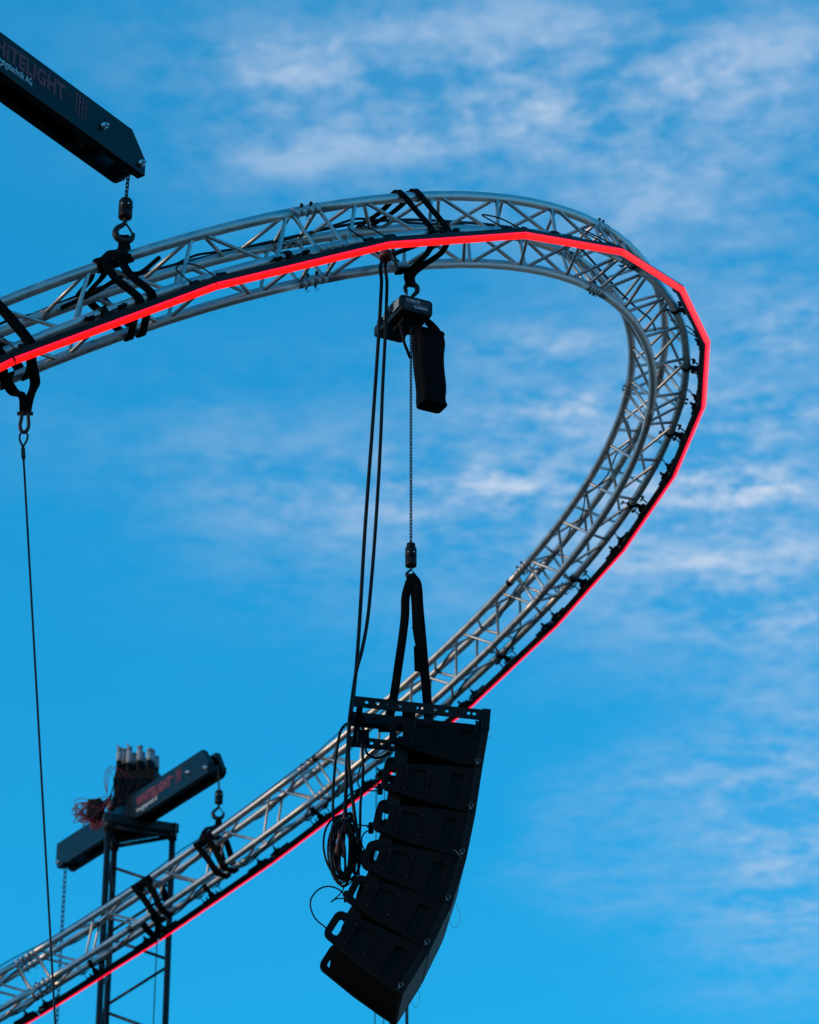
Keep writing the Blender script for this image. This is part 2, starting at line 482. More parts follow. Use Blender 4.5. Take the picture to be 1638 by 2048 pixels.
for si in range(12):
    ph = PH0 - si * SEG
    for nm, (a, b) in CHORDS.items():
        c = ring(ph, a, b); t = rtan(ph)
        rad = (c - ring(ph)).normalized(); sd_ = t.cross(rad).normalized()
        co = inst('coupler', sleeve_me, truss, frame_m(c, rad, sd_, t))
        for k in (-1, 1):
            tw = R_(20 * (si % 3) - 15)
            dz = (rad * math.cos(tw) + sd_ * math.sin(tw)).normalized()
            if dz.z < 0: dz = -dz
            dx = t; dy = dz.cross(dx)
            p = bpy.data.objects.new('pin', pin_me); COL.objects.link(p); p.parent = co
            p.matrix_local = frame_m(c, rad, sd_, t).inverted() @ frame_m(c + t * (.030 * k), dx, dy, dz)
# lattice struts: each a welded tube; those of the six segments in the picture one by one, the rest as one part
um = MB().lathe((0, 0, 0), (0, 0, 1), [(.0125, 0), (.0098, .03), (.0098, .97), (.0125, 1)], 10)
um.flat = set()
strut_me = mesh_of(um, name='strut'); strut_me.materials.append(M['alu2'])
FACES = [('OB', 'OT'), ('IB', 'OB'), ('IB', 'IT'), ('IT', 'OT')]
rest = MB()
HB = 9
for si in range(12):
    p0 = PH0 - si * SEG
    g0, g1 = p0 - .0165, p0 - SEG + .0165
    vis = si in (11, 0, 1, 2, 3, 4, 5)
    for lo, hi in FACES:
        step = (g1 - g0) / HB
        ns = [(g0, lo, g0, hi), (g1, lo, g1, hi)]
        for i in range(HB):
            A, B = (lo, hi) if i % 2 == 0 else (hi, lo)
            e = .0055
            ns.append((g0 + step * i - (e if i else e), A, g0 + step * (i + 1) + e, B))
        for pa, A, pb, B in ns:
            P, Q = ring(pa, *CHORDS[A]), ring(pb, *CHORDS[B])
            d = (Q - P).normalized(); P = P + d * (CR - .004); Q = Q - d * (CR - .004)
            if vis and len([1 for o in truss.children if o.name.startswith('strut')]) < 300:
                L = (Q - P).length; x = d.orthogonal().normalized(); y = d.cross(x)
                inst('strut', strut_me, truss, frame_m(P, x, y, d * L))
            else:
                rest.cyl(P, Q, .0098, 8)
o = part('strut', rest, M['alu2'], truss, kind='stuff')
# tape bands wound on the chords
for ch, ph in (('IT', 2.668), ('OT', 2.235), ('IT', 0.78), ('IT', 0.31), ('IB', -.075)):
    a, b = CHORDS[ch]
    part('tape_band', MB().tube([ring(ph + .004 * k, a, b) for k in (-1, 0, 1)], CR + .0015, 14), M['cable'] if ph < 1 else M['greyink'], truss)

# ------------------------------------------------------------------ red LED bars round the outside of the ring
BD, BZ, BP0, BDP = 0.21695, -0.23812, 2.74175, -0.19964
BL = (ring(BP0 + BDP, BD, BZ) - ring(BP0, BD, BZ)).length
def text_mesh(s, size, ext=0.0005, bold=0.0, shear=0.0, space=1.0, align='LEFT'):
    c = bpy.data.curves.new('lettering', 'FONT'); c.body = s; c.size = size; c.extrude = ext; c.offset = bold; c.shear = shear
    c.space_character = space; c.align_x = align; c.resolution_u = 3
    o = bpy.data.objects.new('lettering', c); COL.objects.link(o)
    dg = bpy.context.evaluated_depsgraph_get()
    me = bpy.data.meshes.new_from_object(o.evaluated_get(dg))
    bpy.data.objects.remove(o); bpy.data.curves.remove(c)
    return me
def bar_meshes():
    h = BL / 2 - .0008
    out = {}
    m = MB()
    prof = [(-.0200, 0), (-.0225, -.005), (-.0225, -.016), (-.021, -.0175), (-.021, -.0205), (-.0225, -.022), (-.0225, -.036), (-.018, -.041),
            (.018, -.041), (.0225, -.036), (.0225, -.022), (.021, -.0205), (.021, -.0175), (.0225, -.016), (.0225, -.005), (.0200, 0)]
    vs = [(x, y, z) for x in (-h, h) for y, z in prof]; n = len(prof)
    m.add(vs, [(i, (i + 1) % n, n + (i + 1) % n, n + i) for i in range(n)] + [tuple(range(n)), tuple(range(n, 2 * n))], True)
    out['housing'] = (m, M['black'])
    d = MB()
    h -= .0022
    prof = [(-.0180, .0004), (-.0180, .0090), (-.0150, .0124), (-.008, .0135), (.008, .0135), (.0150, .0124), (.0180, .0090), (.0180, .0004)]
    n = len(prof)
    vs = [(x, y, z) for x in (-h, h) for y, z in prof]
    d.add(vs, [(i, (i + 1) % n, n + (i + 1) % n, n + i) for i in range(n)] + [tuple(range(n)), tuple(range(n, 2 * n))], True)
    out['diffuser'] = (d, M['red'])
    h += .0022
    for s in (-1, 1):
        m.abox((s * (h - .012), -.0155, -.004), (s * (h + .002), .0155, .0095))
    for s in (-1, 1):
        e = MB()
        e.abox((s * (h - .10), -.021, -0.0620), (s * (h - .055), .021, -0.0415))
        e.abox((s * (h - .045), -.012, -0.0560), (s * (h - .018), .012, -0.0415))
        e.lathe((s * (h - .078), -.003, -0.0620), (0, 0, -1), [(.011, 0), (.011, .012), (.0085, .013), (.0085, .026), (.005, .027)], 8)
        e.abox((s * (h - .155), -.016, -0.0470), (s * (h - .12), .016, -0.0415))
        e.abox((s * (h - .19), -.008, -0.0535), (s * (h - .045), .008, -0.0413))
        out['connector' if s < 0 else 'connector_b'] = (e, M['plastic'])
    c = MB()   # sliding rail foot, two spring hooks, tube clamp round the chord
    c.abox((-0.0640, -.019, -0.0465), (.085, .019, -0.0415))
    c.abox((-.022, -.014, -0.0730), (.022, .014, -0.0465))
    for s in (-1, 1):
        c.abox((s * .085, -.004, -0.0830), (s * .079, .004, -0.0465))
        c.abox((s * .062, -.010, -0.0950), (s * .098, .010, -0.0830))
        c.box((s * .102, 0, -0.0980), ((.8, 0, .6 * s), (0, 1, 0), (-.6 * s, 0, .8)), (.012, .006, .004))
        c.cyl((s * .045, 0, -0.0465), (s * .045, 0, -0.0670), .006, 8)
        c.cyl((s * .03, 0, -0.0910), (s * .08, 0, -0.0870), .003, 6)
    out['bracket'] = (c, M['plastic'])
    return out, h
bar_parts, BH = bar_meshes()
bar_me = {}
for k, (mb, m_) in bar_parts.items():
    bar_me[k] = mesh_of(mb, name=k); bar_me[k].materials.append(m_)
txt = text_mesh('SF Pixelline 80', .011, .0002); txt.materials.append(M['greyink'])
oval = MB().lathe((0, 0, 0), (0, 0, 1), [(.008, 0), (.008, .0004)], 14); oval_me = mesh_of(oval, name='oval_mark'); oval_me.materials.append(M['greyink'])
ORD = ['first', 'second', 'third', 'fourth', 'fifth', 'sixth', 'seventh', 'eighth', 'ninth', 'tenth', 'eleventh', 'twelfth', 'thirteenth', 'fourteenth', 'fifteenth', 'sixteenth', 'seventeenth']
def bar_label(k):
    names = {-1: 'red LED bar cut by the left picture edge on the near arc', 0: 'red LED bar passing in front of the sling under the big hook',
             1: 'red LED bar on the near arc between that sling and the hoist cables', 2: 'red LED bar on the near arc above the chain hoist',
             3: 'red LED bar right of the chain hoist sling, sloping gently down', 4: 'red LED bar where the near arc starts bending over to the right',
             5: 'short looking red LED bar dropping steeply at the upper right bend', 6: 'upright red LED bar at the far right edge of the ring',
             7: 'red LED bar just below the upright one on the right', 8: 'LED bar seen from behind, second below the upright one',
             9: 'LED bar seen from behind, third below the upright one', 10: 'LED bar seen from behind, fourth below the upright one',
             11: 'LED bar on the far arc whose lower end vanishes behind the speakers', 12: 'LED bar on the far arc just left of the speakers and cable coil',
             13: 'LED bar on the far arc below the small hook', 14: 'LED bar on the far arc crossing in front of the mast',
             15: 'LED bar at the bottom left corner of the picture'}
    return names.get(k)
nb = 31
for k in range(-6, nb - 6):
    p0, p1 = BP0 + k * BDP, BP0 + (k + 1) * BDP
    A, B = ring(p0, BD, BZ), ring(p1, BD, BZ)
    mid = (A + B) / 2; x = (B - A).normalized(); pm_ = (p0 + p1) / 2
    oc = ring(pm_, HS, -HS)
    ax = (ring(pm_, HS + .034, -HS - .094) - oc).normalized(); ax = (ax - x * ax.dot(x)).normalized()
    y = ax.cross(x)
    org = mid - ax * .011
    lab = bar_label(k) or 'red LED bar on the part of the ring beyond the left picture edge'
    t = thing('led_bar', lab, 'light bar', (0, 0, 0), 'red LED bars round the outside of the ring')
    t.matrix_world = frame_m(org, x, y, ax)
    for nm in ('housing', 'diffuser', 'connector', 'connector_b', 'bracket'):
        o = bpy.data.objects.new(nm.replace('_b', ''), bar_me[nm]); COL.objects.link(o); o.parent = t
    # tube clamp that grips the lower outer chord
    inv = t.matrix_world.inverted()
    cl = MB(); cc = inv @ oc; tl = inv.to_3x3() @ rtan(pm_)
    cl.tube([cc - tl * .018, cc + tl * .018], CR + .006, 14)
    away = Vector((0, 0, -1)); away = (away - tl * away.dot(tl)).normalized(); sdv = tl.cross(away)
    foot = Vector((0, 0, -.069)); dv = foot - cc; ln = dv.length; dv.normalize(); sv_ = Vector((1, 0, 0)); sv_ = (sv_ - dv * sv_.dot(dv)).normalized(); tv_ = dv.cross(sv_)
    cl.box(cc + dv * ((ln + CR) / 2), (sv_, tv_, dv), (.013, .011, (ln - CR) / 2 + .004))
    hb = cc + (away * .75 + sdv * .65) * (CR + .006)
    cl.cyl(hb, hb + (away * .75 + sdv * .65) * .035, .005, 6)
    cl.box(hb + (away * .75 + sdv * .65) * .037, (tl, sdv, away), (.02, .004, .006))
    me = mesh_of(cl, name='clamp'); me.materials.append(M['plastic'])
    o = bpy.data.objects.new('clamp', me); COL.objects.link(o); o.parent = t
    # cable loop that jumps to the next bar
    rr = random.Random(k + 50)
    q = [Vector((BH - .078, 0, -.085)), Vector((BH - .083, 0, -.15)), Vector((BH - .068, -.01, -.21 - .03 * rr.random())),
         Vector((BH - .02, -.012, -.235 - .03 * rr.random())), Vector((BH + .025, -.006, -.18)), Vector((BH + .04, 0, -.06))]
    if k > 5:
        q = [Vector((BH - .078, 0, -.093)), Vector((BH - .09, 0, -.112)), Vector((BH - .13 - .03 * rr.random(), -.02, -.112 - .02 * rr.random())), Vector((BH - .16, -.03, -.107))]
    me = mesh_of(MB().tube(smooth_path(q, 6), .0042, 6), name='cable_loop'); me.materials.append(M['cable'])
    o = bpy.data.objects.new('cable_loop', me); COL.objects.link(o); o.parent = t
    for s, yy in ((1, -.0278),):
        o = bpy.data.objects.new('lettering', txt); COL.objects.link(o); o.parent = t
        o.matrix_local = frame_m((BH - .16, yy + .0049, -.034), Vector((1, 0, 0)), Vector((0, 0, 1)), Vector((0, -1, 0)))
        o = bpy.data.objects.new('oval_mark', oval_me); COL.objects.link(o); o.parent = t
        o.matrix_local = frame_m((BH - .035, yy + .0049, -.029), Vector((1.9, 0, 0)), Vector((0, 0, 1)), Vector((0, -1, 0)))

# ------------------------------------------------------------------ rigging helpers
Z = Vector((0, 0, 1)); X = Vector((1, 0, 0))
def solve_phi(u, lo, hi, a=0, b=0):
    best = min((abs(proj(ring(lo + (hi - lo) * i / 600, a, b))[0] - u), lo + (hi - lo) * i / 600) for i in range(601))
    return best[1]
def hook(mb, P, s, x, d=None):
    """a C hook hanging from P, opening towards x"""
    pts = [(0, .05), (0, -.2), (-.1, -.36), (-.3, -.53), (-.385, -.78), (-.28, -1.02), (-.03, -1.13), (.22, -1.06), (.36, -.88), (.41, -.68)]
    rad = [.10, .10, .105, .12, .15, .165, .165, .15, .12, .06]
    x = Vector(x); P = Vector(P)
    path = smooth_path([P + x * (a * s) + Z * (b * s) for a, b in pts], 3)
    rr = []
    for i in range(len(path)):
        t = i / 3; k = min(int(t), len(rad) - 2); rr.append((rad[k] + (rad[k + 1] - rad[k]) * (t - k)) * s)
    mb.tube(path, rr, 8)
def latch(mb, P, s, x):
    x = Vector(x); mb.tube([P + x * (.02 * s) - Z * (.22 * s), P + x * (.2 * s) - Z * (.45 * s), P + x * (.36 * s) - Z * (.74 * s)], .045 * s, 6)
def chain(mb, P, Q, pitch, r, wid):
    P = Vector(P); Q = Vector(Q); d = (Q - P); n = max(int(d.length / pitch), 1); d.normalize()
    u = d.orthogonal().normalized(); w = d.cross(u)
    for i in range(n):
        c = P + (Q - P) * ((i + .5) / n); s = (u, w)[i % 2]
        h = pitch * .5 - .0; rr = wid
        pts = []
        for j in range(10):
            a = 2 * math.pi * j / 10
            pts.append(c + s * (rr * math.cos(a)) + d * (rr * math.sin(a) + (h - rr + r * 1.6) * (1 if math.sin(a) > 0 else -1)))
        mb.tube(pts, r, 5, closed=True)
def swivel(name_label, P, rad, h, tilt=Z):
    pass
def ribbon_ring(mb, pts, w=.05, t=.0045, k=5):
    """webbing along (phi, a, b) stations of the ring"""
    P = [ring(*q) for q in pts]
    phm = sum(q[0] for q in pts) / len(pts)
    mb.ribbon(smooth_path(P, k), rtan(phm), w, t)
O_ = .031

def end_hook(label, P, x, rad, h, s, group):
    """chain end block with a swivel hook; P = bottom centre of the block"""
    t = thing('chain_hook', label, 'hook', P, group)
    b = MB().lathe(P, Z, [(rad * .55, -.001), (rad * .98, .004), (rad, .012), (rad, h * .36), (rad * .9, h * .38), (rad * .9, h * .40), (rad, h * .42), (rad, h * .86), (rad * .93, h * .9), (rad * .72, h), (rad * .3, h * 1.01)], 18)
    part('block', b, M['black'], t)
    bl = MB()
    for a in (-60, -115, 10):
        dr = Vector((math.cos(R_(a)), math.sin(R_(a)), 0))
        bl.cyl(P + dr * rad * .9 + Z * h * .62, P + dr * rad * 1.08 + Z * h * .62, rad * .13, 8)
    part('bolt', bl, M['steel'], t, kind='stuff')
    hm = MB(); hook(hm, P, s, x); part('hook', hm, M['dsteel'], t)
    lm_ = MB(); latch(lm_, P, s, x); part('latch', lm_, M['dsteel'], t)
    return t

# ------------------------------------------------------------------ near pick-up: sling, hook, chain, lifting beam
PHA = solve_phi(243, 2.4, 2.75)
ca = ring(PHA)
hook_P = plumb(ca.x, ca.y - .02, 437)
end_hook('large black hook on the chain at the upper left, above the truss', hook_P, X * .96 + Vector((0, .28, 0)), .0325, .105, .108, None)
st = thing('lifting_sling', 'black sling under the large upper left hook, wrapped over the near truss', 'sling', ca, 'black slings round the truss')
b = MB()
ho = hook_P - Z * .112
otp = ring(PHA + .002, HS, HS + O_)
for dx, w in ((-.010, .030), (.010, .034)):
    b.ribbon(smooth_path([ho + X * dx * .6 + Z * .02, ho + X * dx - Z * .02, ho + X * dx * 1.6 - Z * .06, (ho + otp) / 2 + X * dx * 2.2 - Z * .02, otp + X * dx * 1.0 + Z * .004]), X, w, .012)
part('lift_strap', b, M['web'], st)
b = MB()
for k in range(4):          # turns choked round the top chord
    c0 = PHA + .012 - .0085 * k
    b.ribbon([ring(c0 + .002 * math.sin(j), HS + (CR + .004) * math.cos(j * math.pi / 8), HS + (CR + .004) * math.sin(j * math.pi / 8)) for j in range(17)], rtan(PHA), .046, .005)
part('choke_wrap', b, M['web'], st)
for (p0, p1, p2, a0) in ((PHA + .011, PHA + .003, PHA + .004, 0), (PHA - .004, PHA - .010, PHA - .009, .004)):
    b = MB()
    ribbon_ring(b, [(p0 + .004, HS, HS + O_ + a0), (p0, HS + O_ + .004 + a0, HS + .012), ((p0 + p1) / 2 + .004, HS + O_ + .004, .01), (p1, HS + O_ + a0, -HS + .01), (p1, HS + O_ * .7, -HS - O_ * .75), (p1, HS, -HS - O_), (p2, 0, -HS - O_ * .8),
                    (p2, -HS, -HS - O_ - a0), (p2, -HS - O_ * .8, -HS - O_ * .6), (p2, -HS - O_, -HS + .02), (p2 + .01, -HS - O_, HS - .01), (p2 + .012, -HS - O_ * .7, HS + O_ * .7), (p2 + .02, -HS + .01, HS + O_), (p0 + .006, .0, HS + O_ * .7), (p0 + .006, HS - .01, HS + O_)], .043)
    part('strap', b, M['web'], st)
b = MB()
b.tube(smooth_path([ring(PHA + .05, -.08, .10), ring(PHA + .02, .02, .06), ring(PHA - .005, .09, .05), ring(PHA - .02, .1, .03), ring(PHA - .05, .06, .10)], 6), .011, 7)
part('loose_end', b, M['web'], st)

bd = Vector((.565, .825, 0)).normalized(); bs = Vector((bd.y, -bd.x, 0))
cE = on_plane(257, 353, hook_P, Vector((0, 1, 0)))
def lifting_beam(name_label, E, d, s, endpx, toppx, back, sheave_r=.045):
    """two channels side by side with chain sheaves at the ends; E = where the chain leaves, d = towards the hook end, s = towards the camera"""
    face = E + s * .08
    pe = on_plane(endpx[0], endpx[1], face, s)
    pt = on_plane(toppx[0], toppx[1], face, s)
    h = pt.z - pe.z
    t = thing('lifting_beam', name_label[0], 'lifting beam', pe - d * (back * .5), 'black beams that carry the lifting chains')
    L = back
    def outl(e0, e1):
        return [(-L + e0, .0), (-L + .09 + e0, -.0), (-L + .10 + e0, .0), (0, 0), (0, .43 * h), (-.105, h), (-L + .105 + e0, h), (-L + e0, .43 * h)]
    for q, nm in ((0, 'near'), (1, 'far')):
        mb = MB()
        org = pe - s * (q * .115)
        ol = [(-L, .07), (-L + .035, 0), (-L + .12, 0), (-L + .14, .02), (-L + .17, .02), (-L + .19, 0), (-.0, 0), (0, .43 * h), (-.105, h), (-L + .005, h), (-L, h - .02)]
        if q:
            ol = [(-L, .03), (-L + .03, 0), (-.07, 0)] + [(-.045 + .05 * math.cos(R_(a)), .05 + .05 * math.sin(R_(a))) for a in range(-90, 61, 25)] + [(-.10, h), (-L + .005, h), (-L, h - .02)]
        mb.plate(org, d, Z, ol, (), .045)
        part('channel', mb, M['beam'], t, bevel=.003)
    # web between the channels, recessed above the sheaves
    part('web_plate', MB().box(pe - d * (L / 2) - s * .08 + Z * (h * .72), (d, s, Z), (L / 2 - .14, .034, h * .2)), M['black'], t)
    for xx in (-.55, -.95):
        part('stiffener', MB().box(pe + d * xx - s * .08 + Z * (h * .28), (d, s, Z), (.006, .034, h * .24)), M['black'], t)
    for xx in (-.05, -.36, -L + .06):
        w = MB().lathe(pe + d * xx - s * .052 + Z * (.05), -s, [(.012, 0), (sheave_r, .001), (sheave_r, .006), (sheave_r - .012, .018), (sheave_r - .012, .034), (sheave_r, .046), (sheave_r, .052), (.012, .053)], 20)
        part('sheave', w, M['dsteel'], t)
    for xx, zz in ((-.035, .052), (-.31, .105), (-1.03, .03), (-L + .05, .05)):
        c = pe + d * xx + Z * zz
        w = MB().lathe(c, s, [(.019, 0), (.019, .0035), (.0165, .004), (.0165, .016), (.013, .017)], 6)
        w.lathe(c + s * .016, s, [(.008, 0), (.008, .012), (.0065, .014)], 10)
        part('bolt', w, M['steel'], t)
    # lettering on the face towards the camera
    zc_ = h * .42
    m1 = text_mesh('WHITELIGHT', .110, .0004, .0052, .0, 1.08); m1.materials.append(M['redink'])
    wid = max(v.co.x for v in m1.vertices)
    o = inst('lettering', m1, t, frame_m(pe + d * (-.585 - .565) + s * .0016 + Z * (h * .43), d * (.565 / wid), Z, s))
    m2 = text_mesh('Veranstaltungstechnik AG', .052, .0004, .0006); m2.materials.append(M['whiteink'])
    wid2 = max(v.co.x for v in m2.vertices)
    o = inst('lettering', m2, t, frame_m(pe + d * (-.585 - .565) + s * .0016 + Z * (h * .20), d * (.345 / wid2), Z, s))
    m3 = text_mesh('CH', .028, .0004, .0005); m3.materials.append(M['redink'])
    o = inst('lettering', m3, t, frame_m(pe + d * (-.578) + s * .0016 + Z * (h * .63), d, Z, s))
    fm = MB()
    for i in range(4):
        x0 = -.505 + i * .022
        fm.box(pe + d * x0 + Z * (h * .60) + s * .001, (d, s, Z), (.0035, .0006, .058))
        kz = (.62, .54, .49, .60)[i] if False else (.80, .70, .58, .66)[i]
        fm.box(pe + d * x0 + Z * (h * kz) + s * .0014, (d, s, Z), (.0085, .0006, .0075))
    part('fader_mark', fm, M['redink'], t, kind='stuff')
    return t, pe, h
bn, pe1, h1 = lifting_beam(('black lifting beam with red lettering jutting in at the upper left corner',), cE, bd, bs, (290, 352.5), (150, 173.5), 3.0)
ct = thing('lifting_chain', 'short chain between the upper left beam and its large hook', 'chain', cE, 'lifting chains')
mb = MB(); chain(mb, cE + Z * .05, hook_P + Z * .105, .021, .0032, .0078); part('links', mb, M['dsteel'], ct, kind='stuff')

# masts: triangular, three legs with cross braces, down to the ground
def mast(label, legs, ztop, step, group=None, zs=None):
    base = sum(legs, Vector((0, 0, 0))) / 3; base.z = 0
    t = thing('lifting_mast', label, 'mast', base, group)
    for L in legs:
        part('leg', MB().tube([Vector((L.x, L.y, 0)), Vector((L.x, L.y, ztop))], .0255, 10), M['mast'], t)
    n = int(ztop / step); k = 0
    for i, j in ((1, 2), (0, 1), (0, 2)):
        A, B = legs[i], legs[j]
        z = ztop - .22; side = 0
        while z - step > .1 and (i, j) != (0, 2):
            p, q = (A, B) if side == 0 else (B, A)
            part('brace', MB().tube([Vector((p.x, p.y, z - .03)), Vector((q.x, q.y, z - step + .03))], .0125, 8), M['mast'], t)
            z -= step; side = 1 - side
        part('brace', MB().tube([Vector((A.x, A.y, ztop - .07)), Vector((B.x, B.y, ztop - .07))], .018, 8), M['mast'], t)
    return t
bc1 = pe1 - bd * 2.05 - bs * .08
lg = [Vector((bc1.x + .26 * math.cos(R_(a)), bc1.y + .26 * math.sin(R_(a)), 0)) for a in (200, 320, 80)]
mast('black lattice mast under the upper left lifting beam, outside the picture', lg, pe1.z - .03, .30, 'black lattice masts')

# ------------------------------------------------------------------ far pick-up: sling, hook, chain, beam, mast
PHB = solve_phi(437, -.1, .3)
cf = ring(PHB)
hook_F = plumb(cf.x - .01, cf.y - .02, 1608)
end_hook('small far hook on a chain below the end of the lower left beam', hook_F, X, .031, .11, .105, None)
fd = Vector((.546, -.837, 0)).normalized(); fs = Vector((fd.y, -fd.x, 0))
cF = on_plane(436, 1552, hook_F, Vector((0, 1, 0)))
bf, pe2, h2 = lifting_beam(('black lifting beam with red lettering on the far mast at the lower left',), cF, fd, fs, (416, 1545), (380, 1514.5), 2.55)
ct = thing('lifting_chain', 'very short chain at the right end of the lower left beam', 'chain', cF, 'lifting chains')
mb = MB(); chain(mb, cF + Z * .04, hook_F + Z * .11, .024, .0035, .0085); part('links', mb, M['dsteel'], ct, kind='stuff')
endL = pe2 - fd * 2.5 - fs * .08
ct = thing('lifting_chain', 'long slack chain hanging from the left end of the far beam', 'chain', endL, 'lifting chains')
mb = MB(); cb0 = on_plane(131, 1730, endL, fs); chain(mb, cb0 + Z * .06, Vector((cb0.x, cb0.y, .05)), .042, .0042, .0135); part('links', mb, M['dsteel'], ct, kind='stuff')
YC = on_plane(272, 1640, pe2 - fs * .08, fs).y
legs = []
for (u, dy) in ((212, -.20), (226, .24), (342, .02)):
    r = ray(u, 1750); legs.append(CAM + r * ((YC + dy - CAM.y) / r.y))
zt = on_plane(275, 1655, Vector((0, YC, 0)), Vector((0, 1, 0))).z
mt = mast('black lattice mast standing behind the far arc at the lower left', legs, zt, .30, 'black lattice masts')
hd = MB()
for i, j in ((0, 2), (1, 2), (0, 1)):
    A, B = legs[i].copy(), legs[j].copy(); A.z = B.z = zt + .0
    dv = (B - A).normalized(); hd.box((A + B) / 2, (dv, Z.cross(dv), Z), ((B - A).length / 2 + .04, .03, .035))
part('head_frame', hd, M['mast'], mt)
for L in legs:
    mb = MB().tube([Vector((L.x, L.y, zt - .1)), Vector((L.x, L.y, zt + .01))], .036, 10)
    part('head_socket', mb, M['mast'], mt)
# rack of taped firing tubes on the beam
rk0 = on_plane(268, 1600, pe2 - fs * .06, fs)
rk = thing('firing_rack', 'black rack with white taped tubes and red wires on the far beam', 'firing rack', rk0)
rx = Vector((.97, -.24, 0)).normalized(); ry = Vector((.24, .97, 0)).normalized()
PXM = FPX / proj(rk0)[2]
def rkp(u, v, dy=0):
    return on_plane(u, v, rk0 + ry * dy, ry)
p00, p11 = rkp(226, 1606), rkp(310, 1536)
wdt = (p11 - p00).dot(rx) ; hgt = p11.z - p00.z
part('crate', MB().box(p00 + rx * (wdt / 2) + Z * (hgt / 2) + ry * .11, (rx, ry, Z), (wdt / 2, .11, hgt / 2)), M['plastic'], rk, bevel=.006)
part('crate', MB().box(p00 + rx * (wdt - .02) + Z * (hgt * .32) + ry * .12, (rx, ry, Z), (.05, .08, hgt * .36)), M['plastic'], rk, bevel=.006)
part('control_box', MB().box(rkp(192, 1622), (rx, ry, Z), (.055, .06, .085)), M['plastic'], rk, bevel=.006)
for row, dy in ((0, .03), (1, .11), (2, .18)):
    for i, u in enumerate((238, 257, 277, 296)):
        c = rkp(u + row * 7, 1560, dy); top = rkp(u + row * 7, (1491, 1494, 1496, 1495)[i] + row * 9, dy)
        r = .0235; H = (top.z - c.z) * (.92 + .13 * ((i * 7 + row * 3) % 5) / 4)
        c = c + rx * (.004 * (((i * 5 + row * 2) % 4) - 1.5))
        tb = part('tube', MB().lathe(c, Z, [(r, 0), (r, H * .7)], 12), M['plastic'], rk)
        tw_ = (.30, .38, .33, .27)[(i + row) % 4]
        part('tape_wrap', MB().lathe(c + Z * (H * (.88 - tw_)), Z, [(r + .001, 0), (r + .003, H * tw_ * .3), (r + .001, H * tw_ * .6), (r + .003, H * tw_ * .9), (r + .0, H * tw_)], 12), M['tape'], tb)
        part('tube_end', MB().lathe(c + Z * (H * .88), Z, [(r - .001, 0), (r * .95, H * .08), (r * 1.05, H * .12), (r * .9, H * .125)], 12), M['greyink'], tb)
        if row == 0 and i < 2:
            part('fuse_tail', MB().tube([c + Z * (H * .98), c + Z * (H * 1.06) - rx * .012, c + Z * (H * 1.12) - rx * .03], .006, 6), M['greyink'], tb)
rw = MB(); rg = random.Random(3)
for i in range(20):
    a = rkp(190 + rg.uniform(-12, 14), 1600 + rg.uniform(0, 45), -.02 - .05 * rg.random())
    b_ = rkp(158 + rg.uniform(-16, 18), 1612 + rg.uniform(-12, 22), -.05 + .1 * rg.random())
    c_ = rkp(172 + rg.uniform(-25, 20), 1620 + rg.uniform(-20, 35), -.05 * rg.random())
    q = [rkp(225, 1590, -.03), a, c_, b_, (a + b_) / 2 + Vector((rg.uniform(-.05, .05), 0, rg.uniform(-.06, .06))), rkp(196 + rg.uniform(-8, 8), 1640 + rg.uniform(-10, 12), -.04)]
    rw.tube(smooth_path(q, 6), .0034, 5)
for i in range(4):
    q = [rkp(232 + i * 14, 1560, -.0), rkp(215 + i * 5, 1540 - rg.uniform(0, 12), -.02), rkp(208 + i * 3, 1560, -.03), rkp(214, 1590, -.03)]
    rw.tube(smooth_path(q, 6), .0022, 5)
for i in range(7):
    q = [rkp(180, 1625, -.04), rkp(178 + i, 1640 + 3 * i, -.06), rkp(192 + i * 2, 1652 + rg.uniform(-4, 4), -.06), rkp(206, 1646 - 2 * i, -.05)]
    rw.tube(smooth_path(q, 6), .004, 5)
part('red_wires', rw, M['redwire'], rk, kind='stuff')
bw = MB()
for i in range(9):
    q = [rkp(228 + 9 * i, 1556, .0), rkp(226 + 8 * i + rg.uniform(-6, 6), 1572 + rg.uniform(-6, 6), -.03), rkp(222 + 6 * i, 1590 + rg.uniform(-6, 6), -.04), rkp(216 + 3 * i, 1612 + rg.uniform(-8, 8), -.04)]
    bw.tube(smooth_path(q, 5), .007, 6)
part('black_wires', bw, M['cable'], rk, kind='stuff')
sh = rkp(222, 1622, -.04)
part('red_plug', MB().lathe(sh, Z, [(.01, 0), (.03, .01), (.034, .05), (.02, .09), (.008, .1)], 10), M['redplug'], rk)

